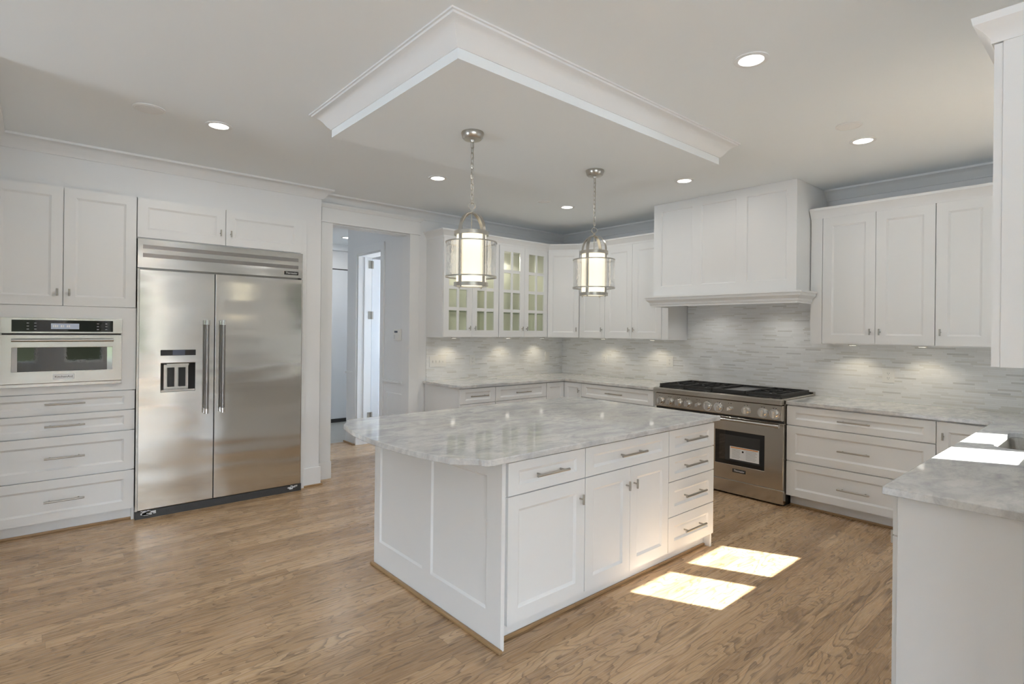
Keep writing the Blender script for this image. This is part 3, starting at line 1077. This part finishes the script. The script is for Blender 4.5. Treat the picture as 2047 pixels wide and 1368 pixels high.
range_wall_cabinet(4.670, 4.258, [(4.664, 4.258)], [4.297], 'white single-door wall cabinet between the corner cabinet and the double-door cabinet left of the hood')
range_wall_cabinet(4.257, 3.378, [(4.257, 3.858), (3.858, 3.461)], [3.893, 3.826], 'white double-door wall cabinet tucked against the left side of the range hood', (3.461, 3.378))
range_wall_cabinet(1.933, 1.038, [(1.835, 1.434), (1.434, 1.039)], [1.468, 1.400], 'white double-door wall cabinet directly right of the range hood', (1.933, 1.838))
range_wall_cabinet(1.037, 0.30, [(1.036, .690), (.690, .33)], [1.003, .36], 'white wall cabinet right of the double-door one, next to the near upper cabinet edge')
struct(MB().sweep([(3.348, YD), (3.348, 4.98), (4.944, 4.98), (5.19, 4.672), (5.19, 3.376)], [(0, 2.502), (.004, 2.502), (.006, 2.525), (.018, 2.540), (.036, 2.565), (.050, 2.575), (.052, 2.590), (-.02, 2.590), (-.02, 2.502)]).build('trim_8', 'cab', smooth=30))
struct(MB().sweep([(5.19, 1.932), (5.19, .30)], [(0, 2.502), (.004, 2.502), (.006, 2.518), (.030, 2.560), (.040, 2.570), (.042, 2.590), (-.02, 2.590), (-.02, 2.502)]).build('trim_9', 'cab', smooth=30))

# ------------------------------------------------------------------ range hood
hd = thing('range_hood', 'tall white panelled range hood with moulded mantel rising to the ceiling', 'hood', (4.90, 3.370, 0), RX)
HW = 3.370 - 1.939
body = MB().panel(0, HW, 1.80, ZC - .001, 0.0, .03, [(.090, .444, 1.963, 2.740), (.543, .893, 1.963, 2.740), (.994, 1.348, 1.963, 2.740)], .010, .004, .004)
body.box(0, .02, .03, .67, 1.80, ZC - .001).box(HW - .02, HW, .03, .67, 1.80, ZC - .001)
body.build('chimney', 'cab', hd, bevel=0.001)
MP = [(0, 1.757), (.022, 1.757), (.022, 1.772), (.030, 1.778), (.030, 1.797), (.044, 1.812), (.056, 1.822), (.058, 1.845), (.068, 1.847), (.068, 1.862), (0, 1.862)]
MB().sweep([(0, .28), (0, 0), (HW, 0), (HW, .28)], [(o_, z) for o_, z in MP]).build('mantel', 'cab', hd, smooth=30)
MB().box(.021, HW - .021, .031, .66, 1.803, 1.83).build('underside', 'cab', hd)
MB().box(.12, HW - .12, .06, .56, 1.793, 1.8029).build('vent_liner', 'dsteel', hd)

for hx in (.38, HW - .38):  # lamps added out of sight to brighten the tile below the hood
    hl_ = MB().lathe([(0, 0), (.035, 0), (.035, -.006), (0, -.008)], (hx, .40, 1.7929), 24).build('hood_fill_lamp', 'bulb', hd, smooth=40)
    l_ = bpy.data.lights.new('hood_fill_lamp', 'SPOT')
    l_.energy = 5.0
    l_.spot_size = math.radians(150)
    l_.spot_blend = .8
    l_.color = (1, .97, .90)
    l_.shadow_soft_size = .03
    lo = bpy.data.objects.new('hood_fill_glow', l_)
    C.objects.link(lo)
    lo.parent = hd
    lo.location = (hx, .40, 1.782)

# ------------------------------------------------------------------ range
rg = thing('range_cooker', 'wide stainless professional gas range with two ovens and a row of knobs', 'range', (4.86, 3.288, 0), RX)
RW = 3.288 - 2.012
rb = MB().box(0.002, RW - .002, .012, .695, .135, .922)
rbo = rb.build('body', 'range', rg)
MB().box(.01, RW - .01, .05, .69, 0.0, .135).build('base', 'black', rg)
MB().box(.0, RW, .0, .05, .018, .135).build('kick_panel', 'range', rg, bevel=0.002)
# bullnose front edge of the cooktop
bn = [(-.060, .880), (-.060, .918), (-.055, .926), (-.045, .930), (.66, .930), (.66, .922), (.0, .922), (.0, .880)]
mb = MB()
for xx in (0.0,):
    n_ = len(bn)
    vs = [(0.0, y, z) for y, z in bn] + [(RW, y, z) for y, z in bn]
    mb.add(vs, [tuple(range(n_)), tuple(range(2 * n_ - 1, n_ - 1, -1))] + [(i, n_ + i, n_ + (i + 1) % n_, (i + 1) % n_) for i in range(n_)])
mb.build('bullnose', 'range', rg, bevel=0.002)
cpv = [(-.034, .872), (-.034, .742), (-.024, .737), (.012, .737), (.012, .872)]
n_ = len(cpv)
mb = MB().add([(0.004, y, z) for y, z in cpv] + [(RW - .004, y, z) for y, z in cpv], [tuple(range(n_)), tuple(range(2 * n_ - 1, n_ - 1, -1))] + [(i, n_ + i, n_ + (i + 1) % n_, (i + 1) % n_) for i in range(n_)])
cp_ = mb.build('control_panel', 'range', rg, bevel=0.003)
MB().box(.01, RW - .01, -.02, .0, .871, .881).build('panel_gap', 'black', rg)
KN = [(3.216, 1), (3.111, 1), (3.012, 1), (2.911, 1), (2.800, 0), (2.701, 2), (2.590, 2), (2.481, 0), (2.328, 1), (2.176, 2), (2.075, 2)]
for ky, kind in KN:
    kx = 3.288 - ky
    r = (.017, .030, .030)[kind]
    kn = MB()
    kn.cyl((kx, -.034 - .008, .797), r * 1.30, .008, 'y', 28)
    kn.cyl((kx, -.034 - .036, .797), r * .92, .030, 'y', 28, r2=r * 1.02)
    k_ = kn.build('knob', 'knobmetal', cp_, smooth=40)
    MB().box(kx - r * .16, kx + r * .16, -.034 - .056, -.034 - .034, .797 - r * .92, .797 + r * .92).build('knob_grip', 'chrome', k_, bevel=0.002)
    if kind == 2:
        MB().lathe([(r * 1.30, 0), (r * 1.48, .004), (r * 1.48, .010), (r * 1.30, .010)], n=28, closed=True).build('knob_ring', 'chrome', k_, smooth=40).matrix_local = Matrix.Translation((kx, -.034, .797)) @ Matrix.Rotation(PI / 2, 4, 'X')
ik = MB()
for ky, kind in KN:
    kx = 3.288 - ky
    for dx in (-.012, .012):
        ik.box(kx + dx - .004, kx + dx + .004, -.0347, -.034, .842, .848)
ik.build('dial_marks', 'black', cp_)


def oven_door(name, x0, x1, wx0, wx1):
    d = MB().frame(x0, x1, .144, .716, wx0, wx1, .280, .590, -.006, .011).build(name, 'range', rg, bevel=0.002)
    MB().box(wx0, wx1, -.003, .004, .280, .590).build('window', 'bglass', d)
    MB().box(wx0 + .040, wx1 - .040, -.0042, -.003, .320, .552).build('inner_glass', 'dglass', d)
    h = MB().cyl((x0 + .03, -.062, .698), .013, x1 - x0 - .06, 'x', 20).build('handle', 'steel', d, smooth=40)
    for hx in (x0 + .018, x1 - .048):
        MB().cyl((hx, -.062, .698), .017, .032, 'x', 20).box(hx + .004, hx + .028, -.062, -.004, .684, .712).build('handle_bracket', 'steel', h, smooth=40)
    return d


xr0 = 3.288 - 2.790
od1 = oven_door('oven_door', 0.0, xr0 - .006, .13, xr0 - .13)
od2 = oven_door('oven_door', xr0, RW, 3.288 - 2.636, 3.288 - 2.173)
MB().box(0, RW, -.002, .012, .7165, .736).build('door_gap', 'black', rg)
lb = MB().box(3.288 - 2.491, 3.288 - 2.220, -.0056, -.0044, .333, .450).build('warning_label', 'label', od2)
MB().box(3.288 - 2.482, 3.288 - 2.229, -.0064, -.0056, .436, .446).build('warning_stripe', 'orange', lb)
ln = MB()
for i in range(7):
    z = .423 - i * .0125
    ln.box(3.288 - 2.470, 3.288 - 2.390 - random.uniform(0, .02), -.0062, -.0056, z, z + .003)
    ln.box(3.288 - 2.340, 3.288 - 2.235 - random.uniform(0, .02), -.0062, -.0056, z, z + .003)
ln.build('print_lines', 'ink', lb)
MB().cyl((3.288 - 2.368, -.0066, .412), .009, .001, 'y', 18).build('warning_symbol', 'inkk', lb)
bb = MB().box(3.288 - 2.463, 3.288 - 2.339, -.0085, -.006, .216, .248).build('badge', 'black', od2)
text_mesh('lettering', 'Thermador', .022, 'white', bb, (3.288 - 2.401, -.0087, .2325), (PI / 2, 0, 0), italic=.2, width=.100)
# cooking surface
MB().box(.02, RW - .02, .015, .63, .930, .934).build('burner_pan', 'black', rg)
MB().box(.0, RW, .640, .690, .922, .948).build('back_trim', 'range', rg, bevel=0.002)


def grate(x0, x1):
    g_ = MB()
    y0, y1, t = .012, .612, .007
    zt0, zt1 = .950, .966
    for xx in (x0, x1 - 2 * t):
        g_.box(xx, xx + 2 * t, y0, y1, .934, zt1)
    for yy in (y0, (y0 + y1) / 2 - t, y1 - 2 * t):
        g_.box(x0 + 2 * t, x1 - 2 * t, yy, yy + 2 * t, .940, zt1)
    cx_ = (x0 + x1) / 2
    for cy_ in (y0 + .155, y1 - .155):
        for a in range(8):
            an = a * PI / 4 + PI / 8 * 0
            dx, dy = math.cos(an), math.sin(an)
            r0, r1 = .040, .14
            px_, py_ = -dy * .005, dx * .005
            vs = []
            for z in (zt0, zt1 - .0012):
                vs += [(cx_ + dx * r0 + px_, cy_ + dy * r0 + py_, z), (cx_ + dx * r0 - px_, cy_ + dy * r0 - py_, z), (cx_ + dx * r1 - px_, cy_ + dy * r1 - py_, z), (cx_ + dx * r1 + px_, cy_ + dy * r1 + py_, z)]
            g_.add(vs, [(0, 1, 2, 3), (7, 6, 5, 4), (0, 4, 5, 1), (1, 5, 6, 2), (2, 6, 7, 3), (3, 7, 4, 0)])
    gg = g_.build('grate', 'iron', rg)
    for cy_ in (y0 + .155, y1 - .155):
        MB().lathe([(0.0, .950), (.030, .950), (.036, .945), (.042, .936), (.042, .934)], (cx_, cy_, 0), 20).build('burner_cap', 'dsteel', gg, smooth=40)
    return gg


for a, b in ((.028, .312), (.316, .600), (.930, 1.248)):
    grate(a, b)
gd = MB().ring([(.606, .012), (.924, .012), (.924, .612), (.606, .612)], [(.624, .040), (.906, .040), (.906, .590), (.624, .590)], .934, .966).build('griddle_frame', 'iron', rg, bevel=0.003)
MB().box(.624, .906, .040, .590, .940, .948).build('griddle_plate', 'dsteel', gd)

# ------------------------------------------------------------------ base cabinets, left run under the glass cabinets
LF = 4.66   # carcass face of the left run (fronts at 4.64)
bl = thing('base_cabinet', 'white base cabinet nearest the doorway, under the left counter end', 'cabinet', (3.338, LF, 0), 0)
base_box(bl, .477, .66)
drawer(bl, G, .477 - G, .7165, .872, fz=.036, hl=.235)
door(bl, G, .477 - G, .106, .7105, .43, .62)
bl2 = thing('base_cabinet', 'white base cabinet with wide drawer in the middle of the left counter', 'cabinet', (3.817, LF, 0), 0)
base_box(bl2, .780, .66)
drawer(bl2, G, .780 - G, .7165, .872, fz=.036, hl=.225)
door(bl2, G, .39 - G / 2, .106, .7105, .35, .62)
door(bl2, .39 + G / 2, .78 - G, .106, .7105, .43, .62)
blc = thing('corner_base_cabinet', 'white corner base cabinet with folding door where the left and range counters meet', 'cabinet', (0, 0, 0), 0)
MB().prism([(4.599, LF), (4.92, LF), (4.92, 4.361), (5.57, 4.361), (5.57, 5.32), (4.599, 5.32)], .104, .884).build('carcass', 'cab', blc)
MB().prism([(4.599, LF + .075), (4.995, LF + .075), (4.995, 4.361), (5.56, 4.361), (5.56, 5.31), (4.599, 5.31)], 0, .104).build('toe_kick', 'cab', blc)
cd1 = front(blc, 'door_leaf', 4.602, 4.897, .106, .872, .05, y=LF)
cd2 = front(blc, 'door_leaf', 0.003, .277, .106, .872, .05)
cd2.location = (4.92, 4.638, 0)
cd2.rotation_euler = (0, 0, RX)
knob(cd2, .245, .785, -.02)
RF = 4.92   # carcass face of the range run (fronts at 4.90)
br = thing('base_cabinet', 'white base drawer cabinet left of the range, mostly hidden by the island', 'cabinet', (RF, 4.359, 0), RX)
base_box(br, 4.359 - 3.296, .65)
W3 = 4.359 - 3.296
for z0, z1 in ((.7165, .872), (.406, .7105), (.106, .400)):
    drawer(br, G, W3 - .06, z0, z1, hl=.235, fz=.036 if z1 - z0 < .2 else .062)
tag(MB().prism([(3.312, 4.622), (4.885, 4.622), (4.885, 3.294), (5.572, 3.294), (5.572, 5.321), (3.312, 5.321)], .884, .914).build('worktop', 'marble_c', bevel=0.003), 'grey stone worktop along the left wall turning the corner to the range', 'worktop')

# ------------------------------------------------------------------ base cabinets right of the range and the peninsula
b1 = thing('base_cabinet', 'white base cabinet with three wide drawers right of the range', 'cabinet', (RF, 2.006, 0), RX)
W4 = 2.006 - .966
base_box(b1, W4, .65)
for z0, z1, hz in ((.7125, .872, .790), (.4055, .7045, .552), (.106, .3975, .244)):
    drawer(b1, G, W4 - G, z0, z1, hl=.228, hz=hz, fw=.070, fz=.052 if z1 - z0 < .2 else .060)
b2 = thing('base_cabinet', 'white single-door corner base cabinet partly hidden behind the sink peninsula', 'cabinet', (RF, .965, 0), RX)
base_box(b2, .965 - .655, .65)
door(b2, G, .965 - .660, .106, .872, .040, .772)
PF = .613   # carcass face of the peninsula run (fronts at .633)
pn1 = thing('base_cabinet', 'white peninsula base cabinet at the free end nearest the camera', 'cabinet', (3.10, PF, 0), PI)
base_box(pn1, .565, .64)
drawer(pn1, G, .565 - G, .7165, .872, fz=.036, hl=.2)
door(pn1, G, .565 - G, .106, .7105, .455, .675)
pn2 = thing('base_cabinet', 'white sink base cabinet in the middle of the peninsula', 'cabinet', (4.88, PF, 0), PI)
MB().box(0, 1.778, 0, .64, .104, .60).box(0, 1.778, 0, .06, .60, .884).box(0, .35, .06, .64, .60, .884).box(1.12, 1.778, .06, .64, .60, .884).build('carcass', 'cab', pn2)
MB().box(0, 1.778, .075, .64, 0, .104).build('toe_kick', 'cab', pn2)
for i in range(3):
    front(pn2, 'door', i * .592 + G, (i + 1) * .592 - G, .106, .872)
tag(MB().box(2.513, 2.533, -.045, .612, 0, .884).build('end_panel', 'cab', bevel=0.0012), 'plain white end panel of the sink peninsula at right foreground', 'panel')
# peninsula worktop with a rounded sink cut-out
SK = (3.80, 4.47, .085, .515)
sk_in = rounded([(SK[0], SK[2]), (SK[1], SK[2]), (SK[1], SK[3]), (SK[0], SK[3])], .075, 6)
outer_poly = [(2.462, YW + .002), (5.572, YW + .002), (5.572, 2.007), (4.885, 2.007), (4.885, .652), (2.462, .652)]


def slab_with_hole(name, material, outer, hole, z0, z1):
    bm = bmesh.new()
    def loop(pts, z):
        vs = [bm.verts.new((x, y, z)) for x, y in pts]
        return vs
    for z in (z1, z0):
        vo, vi = loop(outer, z), loop(hole, z)
        ed = []
        for vs in (vo, vi):
            for i in range(len(vs)):
                ed.append(bm.edges.new((vs[i], vs[(i + 1) % len(vs)])))
        bmesh.ops.triangle_fill(bm, use_beauty=True, use_dissolve=False, edges=ed)
        if z == z1:
            to, ti = vo, vi
        else:
            for a_, b_ in ((to, vo), (ti, vi)):
                n = len(a_)
                for i in range(n):
                    bm.faces.new((a_[i], a_[(i + 1) % n], b_[(i + 1) % n], b_[i]))
    bmesh.ops.recalc_face_normals(bm, faces=bm.faces)
    me = bpy.data.meshes.new(name)
    bm.to_mesh(me)
    bm.free()
    me.materials.append(M[material])
    o = bpy.data.objects.new(name, me)
    C.objects.link(o)
    md = o.modifiers.new('bevel', 'BEVEL')
    md.width = .003
    md.segments = 2
    md.limit_method = 'ANGLE'
    md.angle_limit = math.radians(50)
    return o


tag(slab_with_hole('worktop', 'marble_c', outer_poly, sk_in, .884, .914), 'grey stone worktop of the sunlit peninsula with the sink cut into it', 'worktop')
sk = thing('sink', 'undermount stainless sink bowl in the sunlit peninsula worktop', 'sink', ((SK[0] + SK[1]) / 2, (SK[2] + SK[3]) / 2, .884), 0)
cx_, cy_ = sk.location.x, sk.location.y
lv = []
for ins, z in ((-.012, 0.0), (0.0, 0.0), (.004, -.02), (.012, -.18), (.035, -.20)):
    lv.append([(x - cx_, y - cy_, z) for x, y in rounded([(SK[0] + ins, SK[2] + ins), (SK[1] - ins, SK[2] + ins), (SK[1] - ins, SK[3] - ins), (SK[0] + ins, SK[3] - ins)], .08, 6)])
n_ = len(lv[0])
sm = MB()
vs = [p for l in lv for p in l]
fs = [(j * n_ + i, j * n_ + (i + 1) % n_, (j + 1) * n_ + (i + 1) % n_, (j + 1) * n_ + i) for j in range(len(lv) - 1) for i in range(n_)]
fs.append(tuple((len(lv) - 1) * n_ + i for i in range(n_)))
sm.add(vs, fs).build('bowl', 'steel', sk, smooth=40)
MB().cyl((0, 0, -.199), .045, .004, 'z', 24).build('drain', 'chrome', sk, smooth=40)
fc = thing('faucet', 'tall chrome gooseneck kitchen faucet behind the sink under the window', 'faucet', (4.13, .035, .914), 0)
pts = [(0, 0, .02), (0, 0, .24)]
for i in range(1, 13):
    a = PI * i / 12
    pts.append((0, .085 - .085 * math.cos(a), .24 + .085 * math.sin(a)))
pts.append((0, .17, .17))
MB().tube(pts, .012, 14).build('spout', 'chrome', fc, smooth=60)
MB().cyl((0, 0, 0), .026, .03, 'z', 24, r2=.020).build('base', 'chrome', fc, smooth=40)
MB().cyl((.02, 0, .06), .007, .07, 'x', 12).build('lever', 'chrome', fc, smooth=40)

# near upper cabinet on the sink wall, cut by the right edge of the view
nu = thing('upper_cabinet', 'near white wall cabinet seen edge-on at the right border', 'cabinet', (2.90, .262, 0), PI)
MB().box(0, .84, 0, .305, 1.409, 2.335).build('carcass', 'cab', nu)
door(nu, .003, .418, 1.409, 2.330, .385, 1.51)
door(nu, .421, .838, 1.409, 2.330, .455, 1.51)
MB().sweep([(.0, .31), (.0, -.022), (.84, -.022), (.84, .31)], [(0, 2.332), (.004, 2.332), (.006, 2.345), (.020, 2.365), (.040, 2.385), (.044, 2.405), (-.02, 2.405), (-.02, 2.332)]).build('crown', 'cab', nu, smooth=30)

# ------------------------------------------------------------------ pendants
def ring_prof(r0, r1, z0, z1):
    return [(r0, z0), (r1, z0), (r1, z1), (r0, z1)]


def make_pendant(loc, label):
    t = thing('pendant_light', label, 'pendant light', loc, 0, 'pendant lanterns over the island')
    # heights are below the tray: 0 at canopy top
    MB().lathe([(0, 0), (.066, 0), (.068, -.006), (.060, -.034), (.052, -.042), (.014, -.046), (.010, -.058), (0, -.058)], n=40).build('canopy', 'nickel', t, smooth=35)
    ch = MB()
    z = -.056
    i = 0
    L, wd, rr = .040, .0095, .0022
    while z - L > -.410:
        pts = []
        for q in range(16):
            a = 2 * PI * q / 16
            u = wd * math.cos(a)
            v = (L / 2 - wd) * (1 if math.sin(a) > 0 else -1) + wd * math.sin(a)
            pts.append((u, 0, z - L / 2 + v) if i % 2 == 0 else (0, u, z - L / 2 + v))
        ch.tube(pts, rr, 6, True)
        z -= L - .009
        i += 1
    ch.tube([(.004, .004, -.05), (.004, -.003, -.2), (-.003, .003, -.33), (0, 0, -.43)], .0018, 6)
    ch.build('chain', 'nickel', t, smooth=60)
    lp = [(.020 * math.cos(2 * PI * q / 24) * PERP[0], .020 * math.cos(2 * PI * q / 24) * PERP[1], -.440 + .020 * math.sin(2 * PI * q / 24)) for q in range(24)]
    MB().tube(lp, .003, 8, True).cyl((0, 0, -.478), .009, .020, 'z', 14).build('hanging_loop', 'nickel', t, smooth=60)
    # two crossing straps that arch over the lantern and run down its sides
    R, zt, zb, zk = .095, -.480, -.920, -.585
    for k_ in range(2):
        an = YAWP + (PI / 4) + k_ * PI / 2 + .12
        pts = [(-R, zb), (-R, zk)]
        for q in range(1, 20):
            a = PI - PI * q / 20
            pts.append((R * math.cos(a), zk + (zt - zk) * math.sin(a)))
        pts += [(R, zk), (R, zb)]
        ca, sa = math.cos(an), math.sin(an)
        hw_ = .0115
        vs, fs = [], []
        for j, (u, zz) in enumerate(pts):
            pu = Vector(pts[min(j + 1, len(pts) - 1)]) - Vector(pts[max(j - 1, 0)])
            pu.normalize()
            nx, nz = -pu.y, pu.x
            for du in (0.0, .004):
                for s in (-1, 1):
                    uu, z2 = u + nx * du, zz + nz * du
                    vs.append((uu * ca - s * hw_ * sa, uu * sa + s * hw_ * ca, z2))
        for j in range(len(pts) - 1):
            b_ = j * 4
            for p, q in ((0, 1), (1, 3), (3, 2), (2, 0)):
                fs.append((b_ + p, b_ + q, b_ + 4 + q, b_ + 4 + p))
        MB().add(vs, fs).build('strap', 'nickel', t, smooth=50)
    MB().lathe(ring_prof(.086, .103, -.615, -.592), n=48, closed=True).build('collar', 'nickel', t, smooth=40)
    MB().lathe(ring_prof(.086, .103, -.918, -.896), n=48, closed=True).build('base_ring', 'nickel', t, smooth=40)
    MB().lathe(ring_prof(.147, .154, -.661, -.654), n=56, closed=True).build('hoop', 'nickel', t, smooth=40)
    MB().lathe(ring_prof(.147, .154, -.866, -.858), n=56, closed=True).build('hoop', 'nickel', t, smooth=40)
    MB().lathe([(.150, -.660), (.150, -.859), (.147, -.859), (.147, -.660)], n=64, closed=True).build('outer_glass', 'water', t, smooth=60)
    MB().lathe([(0, -.600), (.080, -.600), (.088, -.606), (.088, -.905), (.082, -.912), (0, -.912)], n=48).build('inner_shade', 'opal', t, smooth=60)
    MB().cyl((0, 0, -.60), .003, .13, 'z', 8).build('stem', 'nickel', t, smooth=60)
    fin = MB()
    for q in range(4):
        a = YAWP + PI / 4 + .12 + q * PI / 2
        fin.cyl((.092 * math.cos(a), .092 * math.sin(a), -.928), .005, .012, 'z', 10)
    fin.build('finial', 'nickel', t, smooth=60)
    return t


YAWP = math.atan2(3.0, 2.5)
PERP = (math.sin(YAWP), -math.cos(YAWP))
p1 = make_pendant((1.965, 2.632, TZ), 'brushed nickel lantern pendant with clear outer glass, nearer one over the island')
p2 = copy_tree(p1)
p2.location = (3.092, 2.642, TZ)
p2['label'] = 'brushed nickel lantern pendant with clear outer glass, farther one near the range'


# ------------------------------------------------------------------ recessed lights and round ceiling covers
def make_downlight(loc, label, watts):
    t = thing('recessed_light', label, 'ceiling light', loc, 0, 'recessed ceiling lights')
    MB().lathe([(.056, .0), (.080, .0), (.080, -.004), (.074, -.007), (.058, -.006)], n=40, closed=True).build('trim_ring', 'trim', t, smooth=40)
    MB().lathe([(0, -.0035), (.058, -.0035)], n=36).build('lens', 'bulb', t)
    l_ = bpy.data.lights.new('downlight', 'AREA')
    l_.shape = 'DISK'
    l_.size = .11
    l_.energy = watts
    l_.color = (1, .97, .92)
    o = bpy.data.objects.new('downlight', l_)
    C.objects.link(o)
    o.parent = t
    o.location = (0, 0, -.012)
    return t


spots = [((.904, 3.985), 'lit recessed ceiling light in front of the refrigerator', 8.5),
         ((2.649, 4.049), 'lit recessed ceiling light in front of the hall doorway', 8.5),
         ((4.286, 4.044), 'lit recessed ceiling light in front of the corner cabinet', 7.5),
         ((4.269, 2.631), 'lit recessed ceiling light in front of the range hood', 3.0),
         ((4.260, 1.260), 'lit recessed ceiling light in front of the wall cabinets right of the hood', 3.0),
         ((2.604, 1.249), 'lit recessed ceiling light nearest the camera, beside the dropped tray', 3.6),
         ((3.43, 7.62), 'lit recessed ceiling light seen through the hall doorway', 9)]
first = None
for (sx, sy), lab, watts in spots:
    if first is None:
        first = make_downlight((sx, sy, ZC), lab, watts)
        continue
    c = copy_tree(first)
    for ch in c.children:
        if ch.type == 'LIGHT':
            ch.data = ch.data.copy()
            ch.data.energy = watts
    c.location = (sx, sy, ZC)
    c['label'] = lab
cov = [((.517, 3.965), 'flat white round cover on the ceiling left of the light by the refrigerator', .085),
       ((3.931, 4.036), 'flat white round cover on the ceiling beside the corner light', .065),
       ((3.893, 1.231), 'flat white round cover on the ceiling beside the light near the right wall cabinets', .075)]
for (sx, sy), lab, r in cov:
    t = thing('ceiling_cover', lab, 'cover plate', (sx, sy, ZC), 0, 'round ceiling cover plates')
    MB().lathe([(0, -.006), (r * .8, -.006), (r * .82, -.004), (r * .86, -.004), (r * .88, -.006), (r, -.004), (r, 0)], n=40).build('plate', 'trim', t, smooth=30)


# ------------------------------------------------------------------ under-cabinet lights
def make_strip(loc, label):
    t = thing('cabinet_light', label, 'under-cabinet light', loc, 0, 'under-cabinet puck lights')
    MB().lathe([(0, 0), (.034, 0), (.034, -.008), (.028, -.010), (0, -.010)], n=24).build('housing', 'nickel', t, smooth=40)
    MB().lathe([(0, -.0105), (.026, -.0105)], n=24).build('lens', 'bulb', t)
    l_ = bpy.data.lights.new('puck', 'SPOT')
    l_.energy = 2.9
    l_.spot_size = math.radians(130)
    l_.spot_blend = .6
    l_.color = (1, .86, .62)
    l_.shadow_soft_size = .025
    o = bpy.data.objects.new('puck_glow', l_)
    C.objects.link(o)
    o.parent = t
    o.location = (0, 0, -.016)
    return t


first = None
for (sx, sy, lab) in ((3.62, 5.165, 'round puck light under the glass cabinet nearest the doorway'),
                      (4.44, 5.165, 'round puck light under the lit glass cabinet'),
                      (5.02, 5.16, 'round puck light under the diagonal corner cabinet'),
                      (5.40, 4.45, 'round puck light under the single-door wall cabinet'),
                      (5.40, 3.72, 'round puck light under the double-door cabinet left of the hood'),
                      (5.40, 1.66, 'round puck light under the double-door cabinet right of the hood, nearer the hood'),
                      (5.40, 1.16, 'round puck light under the double-door cabinet right of the hood, farther from the hood')):
    if first is None:
        first = make_strip((sx, sy, UZ0 - .007), lab)
        continue
    c = copy_tree(first)
    c.location = (sx, sy, UZ0 - .009)
    c['label'] = lab


# ------------------------------------------------------------------ switches, outlets, thermostat
def plate(name, loc, rz, w, h, label, cat, kind, gangs=1):
    t = thing(name, label, cat, loc, rz, 'wall plates on the backsplash' if kind != 'thermo' else None)
    MB().box(-w / 2, w / 2, -.006, 0, -h / 2, h / 2).build('plate', 'plate', t, bevel=0.002)
    for g_ in range(gangs):
        cx = (g_ - (gangs - 1) / 2) * .046
        if kind == 'switch':
            MB().box(cx - .006, cx + .006, -.016, -.006, -.012, .012).build('toggle', 'plate', t, bevel=0.001)
        elif kind == 'rocker':
            MB().box(cx - .017, cx + .017, -.009, -.006, -.034, .034).build('rocker', 'plate', t, bevel=0.001)
        else:
            o = MB().box(cx - .018, cx + .018, -.0085, -.006, -.036, .036).build('receptacle', 'plate', t, bevel=0.001)
            s_ = MB()
            for zz in (-.020, .020):
                s_.box(cx - .008, cx - .005, -.0090, -.0085, zz - .005, zz + .006).box(cx + .005, cx + .008, -.0090, -.0085, zz - .005, zz + .006)
                s_.cyl((cx, -.0090, zz - .011), .003, .0005, 'y', 10)
            s_.build('slots', 'ink', o)
    return t


YT, XT = YD - .008, XR - .008
plate('switch_plate', (3.508, YT, 1.128), 0, .225, .125, 'wide white four-toggle switch plate on the tile nearest the doorway', 'switch', 'switch', 4)
plate('outlet_plate', (4.003, YT, 1.132), 0, .082, .122, 'white outlet plate on the tile under the glass cabinet nearest the doorway', 'outlet', 'outlet')
plate('switch_plate', (5.279, YT, 1.146), 0, .080, .125, 'white rocker switch plate on the tile near the inner corner', 'switch', 'rocker')
plate('outlet_plate', (XT, 4.563, 1.139), RX, .090, .112, 'white outlet plate on the range wall tile near the inner corner', 'outlet', 'outlet')
plate('outlet_plate', (XT, 3.596, 1.150), RX, .090, .122, 'white outlet plate on the tile just left of the range', 'outlet', 'outlet')
plate('outlet_plate', (XT, 1.434, 1.139), RX, .090, .122, 'white outlet plate on the tile right of the range', 'outlet', 'outlet')
th = thing('thermostat', 'small white thermostat with dark display on the hall wall', 'thermostat', (HX, 5.565, 1.43), RX)
MB().box(-.072, .072, -.025, 0, -.065, .065).build('case', 'plate', th, bevel=0.003)
MB().box(-.05, .02, -.027, -.025, .022, .045).build('display', 'lcd', th)
MB().box(-.055, -.048, -.0265, -.025, -.05, .0).build('sensor_slot', 'ink', th)
